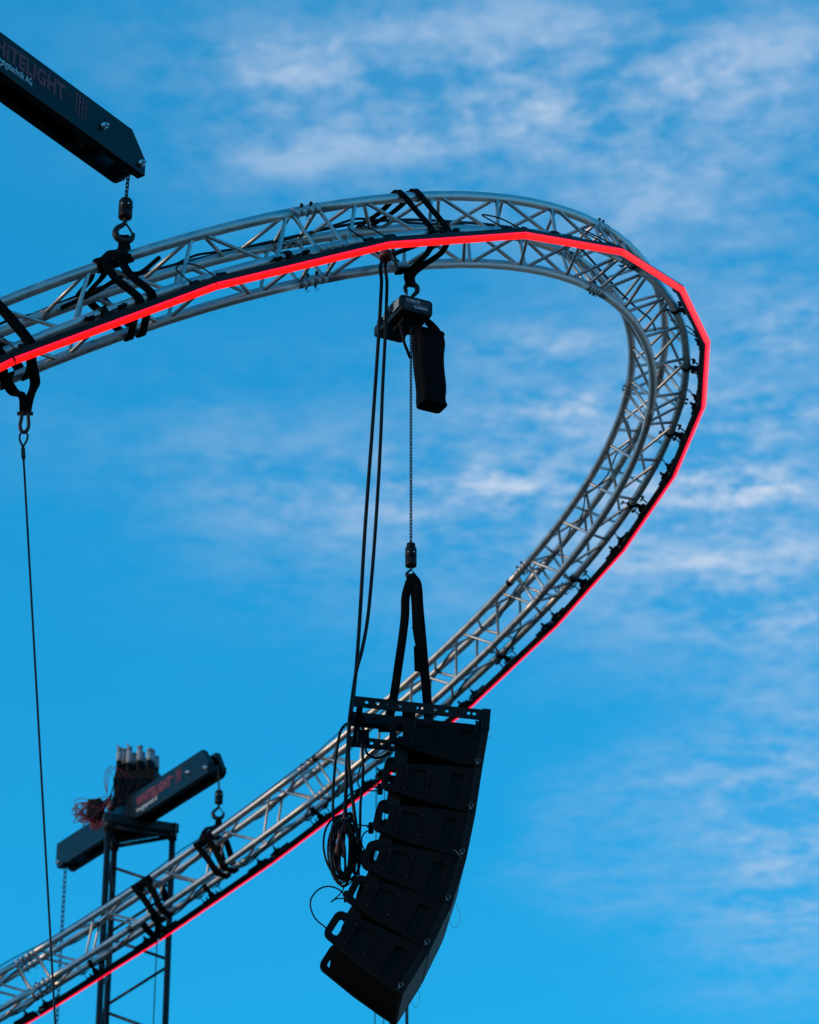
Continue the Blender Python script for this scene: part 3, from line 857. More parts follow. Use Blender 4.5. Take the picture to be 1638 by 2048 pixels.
def far_sling(PH, label, hookpt=None, drop=None):
    c = ring(PH)
    t = thing('lifting_sling', label, 'sling', c, 'black slings round the truss')
    b = MB()
    if hookpt is not None:
        for dx in (-.012, .012):
            tp = ring(PH + dx * .4, -HS, HS + O_)
            b.ribbon(smooth_path([hookpt + X * dx * .5 + Z * .02, hookpt + X * dx - Z * .05, (hookpt + tp) / 2 + X * dx * 2, tp]), X, .034, .012)
        part('lift_strap', b, M['web'], t)
    for (p0, p1) in ((PH + .008, PH + .004), (PH - .012, PH - .010)):
        b = MB()
        ribbon_ring(b, [(p0, -HS + .01, HS + O_), (p0, -HS - O_ * .8, HS + O_ * .6), (p0 - .002, -HS - O_, HS), ((p0 + p1) / 2, -HS - O_ * .9, 0), (p1, -HS - O_, -HS + .01), (p1, -HS - O_ * .7, -HS - O_ * .7), (p1, -HS + .01, -HS - O_),
                        (p1, 0, -HS - O_ * .9), (p1, HS, -HS - O_), (p1, HS + O_ * .7, -HS - O_ * .7), (p1, HS + O_, -HS + .02), (p1 + .01, HS + O_, HS - .02), (p0, HS + O_ * .6, HS + O_ * .8), (p0, HS - .02, HS + O_), (p0, 0, HS + O_ * .8), (p0, -HS, HS + O_)], .05, .006)
        part('strap', b, M['web'], t)
    b = MB()
    for k in range(3):
        b.ribbon([ring(PH + .01 - .01 * k, -HS + (CR + .004) * math.cos(j * math.pi / 8), HS + (CR + .004) * math.sin(j * math.pi / 8)) for j in range(17)], rtan(PH), .05, .006)
    part('choke_wrap', b, M['web'], t)
    if drop:
        b = MB()
        for dp in (-.012, .006):
            b.ribbon(smooth_path([ring(PH + dp - .02, -HS, -HS - O_), ring(PH + dp - .022, .02, -HS - .05), ring(PH - .03, HS, -HS - .11) ], 6), rtan(PH), .05, .02)
        part('drop_strap', b, M['web'], t)
        e = ring(PH - .03, HS - .02, -HS - .12)
        r = MB().tube([e, Vector((e.x - .03, e.y, 0.02))], .0045, 6)
        part('drop_line', r, M['rope'], t)
    return t
far_sling(PHB, 'black sling under the small far hook, knotted round the far truss', hook_F - Z * .125)
PHC = solve_phi(287, -.2, .25, -HS, HS)
far_sling(PHC, 'black sling on the far truss in front of the mast, with a line below', None, True)

# ------------------------------------------------------------------ left drop: sling with wire rope
PHD = solve_phi(14, 2.55, 2.85)
cdp = ring(PHD)
eyeP = on_plane(50, 832, cdp, Vector((0, 1, 0)))
t = thing('drop_sling', 'black sling looped over the near truss at the left edge, pulled downward', 'sling', cdp, 'black slings round the truss')
for (p0, p1, p2, sx_) in ((PHD + .026, PHD + .022, PHD + .016, -.012), (PHD + .000, PHD - .006, PHD - .006, .012)):
    b = MB()
    P = [ring(p0 + .004, 0, HS + O_ * .6), ring(p0 + .004, HS - .01, HS + O_), ring(p0, HS + O_ * .7, HS + O_ * .5), ring((p0 + p1) / 2, HS + O_ + .002, .02), ring(p1, HS + O_, -HS), ring(p1, HS + O_ * .5, -HS - O_ * .8),
         ring(p1, .02, -HS - .05), ring(p2, -HS + .04, -HS - .09)]
    P.append(eyeP + X * sx_ * 1.5 + Z * .10); P.append(eyeP + X * sx_ + Z * .01)
    sp5 = smooth_path(P, 5); nn_ = len(sp5)
    b.ribbon(sp5, rtan(PHD), [.05 if i < nn_ - 12 else .05 - .0022 * (i - nn_ + 12) for i in range(nn_)], .013)
    part('strap', b, M['web'], t)
    b = MB()
    ribbon_ring(b, [(p2, -HS - O_, HS - .02), (p2, -HS - O_, -HS + .01), (p2, -HS - O_ * .7, -HS - O_ * .7), (p2, -HS + .02, -HS - O_), (p2 - .002, 0, -HS - O_ * 1.2)], .05)
    part('strap', b, M['web'], t)
w = thing('wire_rope', 'thin dark wire rope with shackle running down from the left edge sling', 'wire rope', eyeP)
b = MB(); b.tube(smooth_path([eyeP + X * a + Z * c for a, c in ((-.012, .03), (-.016, -.02), (-.019, -.045), (-.014, -.07), (0, -.082), (.014, -.07), (.019, -.045), (.016, -.02), (.012, .03))], 4), .0085, 8)
b.cyl(eyeP + X * -.035 + Z * .012, eyeP + X * .035 + Z * .012, .009, 8)
part('shackle', b, M['dsteel'], w)
fe = eyeP - Z * .155
b = MB(); b.tube(smooth_path([fe, fe + X * -.014 + Z * .03, fe + X * -.017 + Z * .06, fe + X * 0 + Z * .078, fe + X * .017 + Z * .06, fe + X * .014 + Z * .03, fe], 4), .005, 6)
part('thimble', b, M['dsteel'], w)
dirw = (at(110, 2040, proj(fe)[2] - .9) - fe).normalized()
part('ferrule', MB().tube([fe + dirw * -.002, fe + dirw * .01, fe + dirw * .05, fe + dirw * .06], [.006, .0095, .0095, .006], 10), M['dsteel'], w)
part('rope', MB().tube([fe, fe + dirw * (fe.z / -dirw.z)], .0048, 8), M['rope'], w)

# ------------------------------------------------------------------ chain hoist under the near arc
PHH = solve_phi(822, 2.1, 2.4)
ch_ = ring(PHH)
HX, HY = ch_.x, ch_.y
HOOKT = plumb(HX, HY, 562)
t = thing('lifting_sling', 'black basket sling over the near truss that carries the chain hoist', 'sling', ch_, 'black slings round the truss')
for (p0, p1, sx_) in ((PHH + .018, PHH + .012, -.012), (PHH - .006, PHH - .010, .014)):
    b = MB()
    P = [ring(p0, HS - O_ * .8, HS + O_ * .5), ring(p0, HS, HS + O_), ring(p0 - .002, HS + O_ * .8, HS + O_ * .6), ring((p0 + p1) / 2, HS + O_, .02), ring(p1, HS + O_, -HS), ring(p1, HS + O_ * .4, -HS - O_ * .9),
         ring(p1, .04, -HS - .06), HOOKT + X * sx_ + Z * .05, HOOKT + X * sx_ * .6 - Z * .03]
    b.ribbon(smooth_path(P, 5), rtan(PHH), .046, .010)
    part('strap', b, M['web'], t)
for (p0, p1, p2, sx_) in ((PHH + .018, PHH + .035, PHH + .02, -.012), (PHH - .004, PHH + .015, PHH + .006, .006)):
    b = MB()
    P = [ring(p0, HS, HS + O_ + .004), ring(p0 + .002, HS - O_, HS + O_ * .4), ring((p0 + p1) / 2, 0, HS + .01), ring(p1, -HS + O_ * .2, HS + O_), ring(p1, -HS - O_, HS), ring(p2, -HS - O_, -HS + .01), ring(p2, -HS - O_ * .3, -HS - O_), ring((p2 + PHH) / 2, -.05, -HS - .05),
         HOOKT + X * sx_ + Z * .04, HOOKT + X * sx_ * .6 - Z * .03]
    b.ribbon(smooth_path(P, 5), rtan(PHH), .046, .010)
    part('strap', b, M['web'], t)
hx = Vector((math.cos(R_(26)), math.sin(R_(26)), 0)); hy = Vector((-hx.y, hx.x, 0))
body_top = plumb(HX, HY, 590).z
NB = at(802, 617, proj(Vector((HX, HY, body_top)))[2] - .10)        # nearest lower corner of the casting
hz0 = NB.z
hst = thing('chain_hoist', 'black electric chain hoist with white lettering under the near arc', 'chain hoist', Vector((HX, HY, hz0)))
HHT = .082
def hp(a, b, c):
    return NB + hx * a + hy * b + Z * c
part('casing', MB().box(hp(.085, .085, HHT / 2), (hx, hy, Z), (.085, .085, HHT / 2)), M['hoist'], hst, bevel=.006)
part('end_cover', MB().plate(hp(.0, -.0005, 0), hx, Z, [(.0, .012), (.012, 0), (.158, 0), (.17, .012), (.17, HHT - .012), (.158, HHT), (.012, HHT), (0, HHT - .012)], (), .012), M['hoist'], hst)
mt_ = part('motor', MB().box(hp(.072, .215, HHT * .43), (hx, hy, Z), (.072, .055, HHT * .42)), M['hoist'], hst, bevel=.008)
part('motor', MB().box(hp(.075, .28, HHT * .36), (hx, hy, Z), (.078, .03, HHT * .36)), M['hoist'], hst, bevel=.012)
for i in range(6):
    part('cooling_fin', MB().box(hp(.012 + i * .012, .13 + i * .004, HHT + .008), (hx, hy, Z), (.0025, .035, .010)), M['hoist'], hst)
for i in range(3):
    part('terminal_box', MB().box(hp(-.004, .09 + .07 * i, HHT * .55), (hx, hy, Z), (.006, .022, .018)), M['plastic'], hst, bevel=.002)
part('rating_label', MB().box(hp(-.0065, .045, HHT * .52), (hx, hy, Z), (.0006, .036, .024)), M['label'], hst)
part('rating_label', MB().box(hp(-.0108, .16, HHT * .5), (hx, hy, Z), (.0006, .016, .016)), M['label'], hst)
for a, c in ((.012, .010), (.158, .010), (.012, HHT - .010), (.158, HHT - .010), (.11, .008)):
    part('screw', MB().lathe(hp(a, -.0006, c), -hy, [(.006, 0), (.006, .003), (.0035, .004)], 8), M['dsteel'], hst)
m1 = text_mesh('CHAINMASTER', .026, .0003, .0006, 0, .95); m1.materials.append(M['whiteink'])
wd = max(v.co.x for v in m1.vertices)
inst('lettering', m1, hst, frame_m(hp(.026, -.0016, .052), hx * (.078 / wd), Z * .85, -hy))
inst('lettering', m1, hst, frame_m(hp(.146, -.0016, .036), hx * (-.078 / wd), Z * -.85, -hy))
m2 = text_mesh('THE WORLD\nOF MOTION', .008, .0002, 0); m2.materials.append(M['greyink'])
inst('lettering', m2, hst, frame_m(hp(.109, -.0016, .063), hx, Z, -hy))
inst('lettering', m2, hst, frame_m(hp(.063, -.0016, .024), -hx, -Z, -hy))
part('printed_line', MB().box(hp(.086, -.0014, .0445), (hx, hy, Z), (.06, .0004, .0007)), M['whiteink'], hst)
# underside: chain guide and gearbox hump
gd = MB().box(hp(.09, .12, -.012), (hx, hy, Z), (.05, .06, .012)); part('chain_guide', gd, M['plastic'], hst, bevel=.006)
hc = Vector((HX, HY, hz0 + HHT))
hm = MB(); hook(hm, Vector((HX + .012, HY, 0)) + Z * 0, 1, X) if False else None
# body hook pointing up into the sling
hk = MB()
s_ = .085
pts = [(.02, -.1), (.03, .12), (.16, .32), (.34, .52), (.36, .8), (.2, 1.02), (-.05, 1.08), (-.26, .95), (-.33, .74), (-.28, .55)]
rad = [.12, .12, .13, .15, .17, .17, .16, .14, .11, .07]
ph_ = smooth_path([hc + X * (a * s_) + Z * (b * s_) for a, b in pts], 3)
rr_ = [rad[min(int(i / 3), 8)] * s_ for i in range(len(ph_))]
hk.tube(ph_, rr_, 8)
part('hook', hk, M['dsteel'], hst)
part('hook_stud', MB().cyl(hc - X * .006 + X * -.012 - Z * .005, hc - X * .022 + Z * .05, .007, 8), M['steel'], hst)
part('latch', MB().tube([hc - X * .026 + Z * .0, hc - X * .024 + Z * .05, hc - X * .018 + Z * .06], .005, 6), M['dsteel'], hst)
arm = [plumb(HX, HY, 668) + hx * -.055 + Z * .03, plumb(HX, HY, 690) + hx * -.035, plumb(HX, HY, 716) + hx * -.004]
part('chain_stop_arm', MB().tube([arm[0] + Z * .02, arm[0], arm[1], arm[2]], .0075, 8), M['plastic'], hst)
# chain bag
bagO = on_plane(826, 664, Vector((HX, HY, 0)) - hy * .03, hy)
bg_ = thing('chain_bag', 'tall black canvas chain bag hanging beside the hoist', 'chain bag', bagO)
def bp_(u, v, back=0.0):
    return on_plane(u, v, Vector((HX, HY, 0)) - hy * (.055 - back), hy)
rows = []
NU = 28
spec = [(660, 840, 891, .105, 1.0), (676, 840, 892, .105, 1.0), (700, 841, 892, .105, .99), (740, 844, 893, .105, .99), (780, 847, 895, .10, 1.0), (797, 848, 897, .105, 1.0), (804, 849, 897, .105, 1.0)]
rb = random.Random(5); ph1 = [rb.uniform(0, 6) for _ in range(6)]
fine = []
for i in range(len(spec) - 1):
    for k in range(5):
        t_ = k / 5; fine.append(tuple(a + (b - a) * t_ for a, b in zip(spec[i], spec[i + 1])))
fine.append(spec[-1])
vs_ = []
for ri, (v, ul, ur, dep, sc) in enumerate(fine):
    A, B = bp_(ul, v), bp_(ur, v)
    A.z = B.z = (A.z + B.z) / 2
    W_ = (B - A).dot(hx)
    outl = rrect(0, 0, W_, dep, .022, 4)
    for j, (x_, y_) in enumerate(outl):
        fold = .5 * .0032 * math.sin(j * 1.9 + ph1[0] + ri * .25) + .0028 * math.sin(j * .8 + ri * .5 + ph1[1]) + .003 * math.sin(ri * .55 + j * .3 + ph1[2])
        if ri >= len(fine) - 3: fold *= .3
        c2 = Vector((x_ - W_ / 2, y_ - dep / 2)); l_ = c2.length
        c2 = c2 * (1 + fold / l_ * (.8 if 2 < ri else .5))
        vs_.append(A + hx * (c2.x + W_ / 2) + hy * (c2.y + dep / 2))
n_ = len(outl); nr = len(fine)
mb = MB().add(vs_, [(i * n_ + j, i * n_ + (j + 1) % n_, (i + 1) * n_ + (j + 1) % n_, (i + 1) * n_ + j) for i in range(nr - 1) for j in range(n_)])
mb.add([vs_[(nr - 1) * n_ + j] for j in range(n_)], [tuple(range(n_))], True)
part('sack', mb, M['bag'], bg_)
mb = MB(); mb.tube([vs_[j] for j in range(n_)], .006, 6, closed=True); part('rim', mb, M['web'], bg_)
q0, q1, q2 = on_plane(866, 648, Vector((HX, HY, 0)) - hy * .02, hy), on_plane(872, 652, Vector((HX, HY, 0)) - hy * .02, hy), on_plane(884, 668, Vector((HX, HY, 0)) - hy * .02, hy)
mb = MB().ribbon(smooth_path([hp(.160, .05, -.005), hp(.175, .04, -.02), (q1 + q2) / 2 - Z * .012 - X * .008, q2 - Z * .03 - X * .012], 5), hy, .05, .008); part('hanger_strap', mb, M['web'], bg_)
mb = MB().tube([hp(.16, .03, -.005), hp(.185, .03, -.012), hp(.19, .05, -.02)], .004, 6); part('carabiner', mb, M['steel'], bg_)

# lifting chain down to the loudspeakers
cht = thing('lifting_chain', 'long thin chain from the chain hoist down to the loudspeaker hook', 'chain', Vector((HX, HY, plumb(HX, HY, 900).z)), 'lifting chains')
blk = plumb(HX, HY, 1134)
mb = MB(); chain(mb, plumb(HX, HY, 655), plumb(HX, HY, 1088), .0175, .0024, .0062); part('links', mb, M['dsteel'], cht, kind='stuff')
eh = end_hook('black hook block on the chain above the loudspeaker sling', blk, X, .027, plumb(HX, HY, 1092).z - blk.z, .052, None)
part('collar', MB().lathe(plumb(HX, HY, 1094), Z, [(.0205, -.002), (.0205, .016), (.016, .018)], 16), M['black'], eh)

# ------------------------------------------------------------------ loudspeaker array
AF = Vector((math.cos(R_(4.0)), math.sin(R_(4.0)), 0)); AW = Vector((-AF.y, AF.x, 0))
AP = Vector((HX, HY, 0)) - AW * .24
def sp(u, v, w=0.0):
    """photograph pixel -> point on the vertical plane of the near cabinet sides, w further back"""
    return on_plane(u, v, AP, AW) + AW * w
def spw(u, v, w):
    return on_plane(u, v, AP + AW * w, AW)
WID = .47
# flying frame
fr = thing('flying_frame', 'black steel flying frame with round holes on top of the loudspeakers', 'flying frame', sp(840, 1420, .36))
A0, A1, A2 = sp(708.5, 1393), sp(980, 1422), sp(706, 1412.5)
ex = (A1 - A0).normalized(); RL = (A1 - A0).length
ez = ex.cross(AW); ez = -ez if ez.z < 0 else ez
ey = ez
rh = .050
PXA = RL / 271.5
hol = [24, 46, 68, 90, 124, 136, 161, 184, 206, 228, 239]
holes = [circle2((x + 1.5) * PXA, -.024, .0085, 12) for x in hol]
hol2 = [24, 46, 90, 136, 184, 228]
for w_, hs_, nm in ((.0, holes, 'near'), (WID - .008, [circle2((x + 1.5) * PXA, -.024, .0085, 12) for x in hol], 'far')):
    part('side_rail', MB().plate(A0 + AW * w_, ex, ey, [(0, 0), (RL, 0), (RL, -rh), (0, -rh)], hs_, -.008), M['rig'], fr)
part('centre_rail', MB().plate(A0 + AW * (WID / 2 - .02) + ex * -.004, ex, ey, [(0, 0), (RL * .92, 0), (RL * .92, -rh * 1.1), (0, -rh * 1.1)], [circle2((x + 1.5) * PXA, -.027, .006, 10) for x in hol2], -.05), M['rig'], fr, bevel=.004)
for xx in (.03, RL - .03):
    part('cross_bar', MB().box(A0 + ex * xx - ez * (rh * .75) + AW * (WID / 2), (ex, AW, ez), (.014, WID / 2 - .012, .012)), M['rig'], fr)
part('end_post', MB().box(A1 - ex * .016 - ez * .045 - AW * .004, (ex, AW, ez), (.019, .006, .05)), M['rig'], fr)
for dz in (.012, .045, .075):
    part('pin', MB().cyl(A1 - ex * .016 - ez * dz - AW * .014, A1 - ex * .016 - ez * dz + AW * .01, .0055, 8), M['dsteel'], fr)
part('strut_plate', MB().box(A1 - ex * .055 - ez * .085, (ex, AW, ez), (.006, .004, .03)), M['rig'], fr)

pins = [(973.6, 1452), (959, 1536), (945.5, 1626), (927, 1717), (897.4, 1809.4), (854, 1898.5), (800, 1985)]
PN = [sp(u, v) for u, v in pins]
ords = ['topmost', 'second from the top', 'third from the top', 'fourth from the top', 'second lowest', 'lowest']
def gril_mat():
    m = bpy.data.materials.new('perforated_grille'); m.use_nodes = True
    nt = m.node_tree; b = nt.nodes['Principled BSDF']; b.inputs['Roughness'].default_value = .6; b.inputs['Specular IOR Level'].default_value = .12
    tcn = nt.nodes.new('ShaderNodeTexCoord'); v = nt.nodes.new('ShaderNodeTexVoronoi'); v.inputs['Scale'].default_value = 130; v.inputs['Randomness'].default_value = .15
    nt.links.new(tcn.outputs['Object'], v.inputs['Vector'])
    r = nt.nodes.new('ShaderNodeValToRGB'); r.color_ramp.elements[0].position = .3; r.color_ramp.elements[0].color = (.001, .001, .0012, 1)
    r.color_ramp.elements[1].position = .42; r.color_ramp.elements[1].color = (.004, .0045, .0055, 1)
    nt.links.new(v.outputs['Distance'], r.inputs[0]); nt.links.new(r.outputs[0], b.inputs['Base Color'])
    return m
M['perf'] = gril_mat()
for k in range(6):
    T0, B0 = PN[k], PN[k + 1]
    v_ = (T0 - B0); h_ = v_.length; v_.normalize()
    u_ = AW.cross(v_); u_ = u_ if u_.dot(AF) < 0 else -u_       # towards the rear
    lab = 'black loudspeaker cabinet, %s of the six in the curved hang' % ords[k]
    if k == 5: lab = 'lowest black loudspeaker cabinet of the six, tilted most with open handle'
    t = thing('loudspeaker', lab, 'loudspeaker', (T0 + B0) / 2 + AW * (WID / 2) + u_ * .2, 'six cabinets of the loudspeaker hang')
    D = .420
    outer = []
    def arc(cx, cy, r, a0, a1, n=5):
        return [(cx + r * math.cos(R_(a0 + (a1 - a0) * i / n)), cy + r * math.sin(R_(a0 + (a1 - a0) * i / n))) for i in range(n + 1)]
    yt, yb = h_ - .040, .036
    outer = [(-.013, .003), (-.013, h_ - .003), (.05, h_ - .004), (.12, h_ - .010), (.2, h_ - .018)] + arc(D - .035, yt - .038, .035, 88, 0) + arc(D - .035, yb + .042, .035, 0, -86) + [(.22, .018), (.06, .004)]
    outer = outer[::-1]
    hand = rrect(D - .060, yb + .036, D - .030, yt - .034, .012, 4)
    sq = rrect(.205, h_ / 2 - .055, .325, h_ / 2 + .058, .008, 3)
    sl = rrect(.058, h_ / 2 - .082, .118, h_ / 2 + .062, .014, 3)
    for w_, side in ((0.0, -1), (WID, 1)):
        mb = MB().plate(B0 + AW * w_, u_, v_, outer[::-1], [hand, sq, sl], .026 * (1 if u_.cross(v_).dot(AW) * side > 0 else -1))
        pn = part('side_panel', mb, M['box'], t, bevel=.0025)
        gp = MB()
        gp.box(B0 + AW * (w_ - side * .011) + u_ * .265 + v_ * (h_ / 2 + .001), (u_, v_, AW), (.062, .059, .003))
        part('handle_grille', gp, M['perf'], pn)
        gp = MB().plate(B0 + AW * (w_ + side * .0012), u_, v_, sq, [rrect(.226, h_ / 2 - .046, .304, h_ / 2 + .05, .004, 2)], .004 * (1 if u_.cross(v_).dot(AW) * side > 0 else -1))
        part('grille_frame', gp, M['box'], pn)
        gp = MB().box(B0 + AW * (w_ - side * .015) + u_ * .088 + v_ * (h_ / 2 - .01), (u_, v_, AW), (.031, .073, .003))
        part('port_grille', gp, M['perf'], pn)
        if side < 0:
            for (a, c) in ((.214, -.046), (.214, .05), (.316, -.046), (.316, .05)):
                part('screw', MB().lathe(B0 + u_ * a + v_ * (h_ / 2 + c) - AW * .0013, -AW, [(.0045, 0), (.0045, .001), (.002, .0014)], 8), M['dsteel'], pn)
    # wedge body between the panels
    ins = .028
    bo = [(.0, .006), (.0, h_ - .006), (.362, h_ - .052), (.362, .046)]
    n_ = len(bo)
    mb = MB().add([B0 + AW * w_ + u_ * a + v_ * c for w_ in (ins, WID - ins) for a, c in bo], [(i, (i + 1) % n_, n_ + (i + 1) % n_, n_ + i) for i in range(n_)] + [tuple(range(n_)), tuple(range(n_, 2 * n_))], True)
    part('body', mb, M['body'], t)
    part('front_grille', MB().box((T0 + B0) / 2 + AW * (WID / 2) - u_ * .006, (u_, v_, AW), (.006, h_ / 2 - .006, WID / 2 - .03)), M['perf'], t)
    # rear connector plate
    part('rear_plate', MB().box(B0 + v_ * (h_ / 2) + u_ * .35 + AW * (WID / 2), (u_, v_, AW), (.008, .04, .10)), M['rig'], t)
    # rigging strip along the front edge, with pins
    for w_, side in ((-.0025, -1), (WID + .0025, 1)):
        stp = part('rigging_strip', MB().box((T0 + B0) / 2 + u_ * .006 + AW * w_, (u_, v_, AW), (.016, h_ / 2 - .0015, .0025)), M['rig'], t)
        for c in (.055, .09, h_ - .05, h_ - .09):
            part('rivet', MB().lathe(B0 + v_ * c + u_ * .006 + AW * (w_ + side * .0025), AW * side, [(.005, 0), (.005, .0015), (.003, .002)], 8), M['rig'], stp)
    q = B0 + u_ * .012 + v_ * .012 - AW * .005
    pp = part('quick_pin', MB().cyl(q - AW * .02, q + AW * .01, .006, 10), M['pin'], t)
    part('pull_ring', MB().tube([q - AW * .016 + v_ * .014 + (u_ * math.cos(a) + v_ * math.sin(a)) * .0095 for a in [2 * math.pi * i / 12 for i in range(12)]], .0016, 5, closed=True), M['pin'], pp)
    part('linkage', MB().box(T0 + u_ * .352 + v_ * -.008 + AW * .045, (u_, v_, AW), (.030, .06, .008)), M['rig'], t)
    part('linkage', MB().box(T0 + u_ * .352 + v_ * -.008 + AW * (WID - .045), (u_, v_, AW), (.030, .06, .008)), M['rig'], t)
# thin lanyards of the quick pins
def lanyard(label, px, w, r=.0011, closed=False):
    P = [spw(u, v, w) for u, v in px]
    t = thing('pin_lanyard', label, 'lanyard', P[0], 'thin wire lanyards of the loudspeaker pins')
    part('wire', MB().tube(smooth_path(P, 6), r, 5), M['steel'], t)
lanyard('thin wire loop hanging in the sky beside the fifth cabinet', [(900, 1806), (911, 1808), (919, 1825), (920, 1842), (912, 1855), (903, 1850), (899, 1835), (898, 1822)], .02)
lanyard('thin wire loop hanging below the front of the lowest cabinet', [(837, 1978), (839, 1995), (836, 2012), (830, 2014), (824, 2007), (821, 2001)], .45)
lanyard('thin wire loop at the front end of the flying frame', [(978, 1448), (982, 1460), (982, 1470), (978, 1474), (976, 1466)], -.01)
lanyard('thin wire lanyard drooping across the fourth cabinet side', [(906, 1700), (912, 1702), (918, 1710), (924, 1716)], -.012)

# sling between the hook and the flying frame
ss = thing('speaker_sling', 'black two leg sling from the hook block to the flying frame', 'sling', blk)
hb_ = blk - Z * .055
def cp(u, v, w=.235):
    return spw(u, v, w)
b = MB(); b.ribbon(smooth_path([hb_ + Z * .012 + X * .008, cp(818, 1168), cp(811, 1195), cp(810, 1230), cp(805, 1275), cp(797, 1330), cp(789, 1385), cp(780, 1430), cp(774, 1446)], 5), AF, [.026] * 0 or .040, .016); part('strap', b, M['web'], ss)
b = MB(); b.ribbon(smooth_path([hb_ + Z * .012 + X * -.004, cp(834, 1168), cp(838, 1215), cp(843, 1270), cp(848, 1330), cp(853, 1385), cp(856, 1425), cp(857, 1446)], 5), AF, .042, .016); part('strap', b, M['web'], ss)
b = MB(); b.ribbon(smooth_path([hb_ + Z * .0 + X * .002, cp(826, 1180), cp(829, 1220), cp(831, 1260), cp(838, 1300)], 5), AF, .026, .012); part('strap', b, M['web'], ss)
part('wear_sleeve', MB().box(cp(836, 1318), (AF * .99 - Z * .1, AW, Z + AF * -.03), (.018, .012, .062)), M['web'], ss, bevel=.006)
b = MB().lathe(cp(828, 1255), X, [(.004, -.01), (.01, -.004), (.008, .008), (.004, .012)], 8); part('tag_stud', b, M['plastic'], ss)
for u in (772, 857):
    c = cp(u, 1448)
    b = MB().tube(smooth_path([c + AF * a + Z * d for a, d in ((-.02, -.03), (-.024, 0), (-.014, .022), (0, .03), (.014, .022), (.024, 0), (.02, -.03))], 4), .009, 8)
    b.cyl(c + AF * -.035 - Z * .03, c + AF * .035 - Z * .03, .011, 8)
    part('shackle', b, M['dsteel'], ss)
b = MB(); b.tube(smooth_path([cp(776, 1440), cp(800, 1437), cp(822, 1443), cp(852, 1450), cp(862, 1448)], 6), .013, 7); part('loose_end', b, M['web'], ss)

# ------------------------------------------------------------------ cables
def cable(name, label, pts, r, parentless=True, cat='cable', group=None, m='cable'):
    t = thing(name, label, cat, pts[0], group)
    part('jacket', MB().tube(smooth_path(pts, 8), r, 8), M[m], t)
    return t
cw = .12
cable('hanging_cable', 'left one of two thick black cables hanging from truss to loudspeakers', [ring(PHH + .030, .06, -HS - .02)] + [spw(u, v, cw) for u, v in ((766, 520), (763, 570), (758, 660), (750, 780), (743, 880), (737, 960), (728, 1090), (720, 1230), (713, 1330), (706, 1400), (700, 1440), (694.5, 1510), (692, 1580), (690, 1636), (686, 1690))], .0088, group='cables to the loudspeakers')
cable('hanging_cable', 'right one of two thick black cables hanging from truss to loudspeakers', [ring(PHH + .022, .06, -HS - .02)] + [spw(u, v, cw - .03) for u, v in ((775, 520), (774, 570), (771, 660), (765, 780), (762, 860), (757, 960), (750, 1070), (743, 1160), (735, 1240), (724, 1300), (712, 1345), (704, 1400), (698, 1450), (697, 1519), (700.6, 1554), (705, 1598), (712, 1651), (717, 1690))], .0085, group='cables to the loudspeakers')
part_red = MB().lathe(spw(772, 515, cw - .06), Z, [(.01, -.02), (.03, -.012), (.036, .01), (.03, .03), (.012, .04)], 10)
tp_ = thing('red_connector', 'dark red plug peeping out under the LED bar above the hoist', 'plug', spw(772, 515, cw - .06)); part('plug_body', part_red, M['redplug'], tp_)
pa = [
    ('black cable looping left of the flying frame into the coil', [(697, 1446), (688, 1452), (680, 1466), (674, 1501), (669, 1545), (666, 1600), (667, 1640), (672, 1670)], .0062),
    ('black cable dropping from the junction box beside the cabinets', [(724, 1480), (726, 1528), (725, 1572), (721, 1607), (720, 1660), (717, 1704), (717, 1750)], .0062),
    ('thin cable looping from the top cabinet to the second one', [(778, 1493), (760, 1495), (745.5, 1503), (731, 1517), (721, 1534), (716, 1553), (717, 1570), (728, 1580), (758, 1582)], .0034),
    ('thin cable bowing left from the second cabinet to the third', [(758, 1574), (728, 1575), (701.5, 1587), (689, 1602), (686.6, 1616), (698, 1637), (714, 1649), (742, 1652)], .0036),
    ('short cable bent down from the third cabinet connector', [(740, 1660), (729, 1666), (723.5, 1677), (724.4, 1691), (731, 1703)], .0034),
    ('cable sagging from the junction box to the top cabinet', [(728, 1486), (733, 1505), (741, 1512), (751, 1516), (767, 1512), (779, 1504)], .006),
    ('cable swinging under the coil towards the fourth cabinet', [(732, 1719), (719, 1723), (707, 1729), (697, 1748), (683, 1760), (680, 1768), (687, 1774), (701, 1765), (716, 1746)], .0034),
    ('cable arching out left of the fifth cabinet to the lowest one', [(692, 1790), (688, 1787), (676, 1778), (661, 1773), (648, 1774), (636, 1780), (624, 1794), (620.8, 1812), (630, 1836), (652, 1856)], .0036),
    ('thin cable end crossing below the coil', [(698, 1750), (690, 1770), (681, 1787), (662, 1804), (672, 1798), (692, 1796)], .003)]
for i, (lb, px, r) in enumerate(pa):
    cable('speaker_cable', lb, [spw(u, v, .16 + .02 * (i % 4)) for u, v in px], r, group='small cables behind the loudspeakers')
co = thing('cable_coil', 'hanging coil of black cable with red plugs left of the loudspeakers', 'cable coil', spw(684, 1640, .14))
rg = random.Random(11)
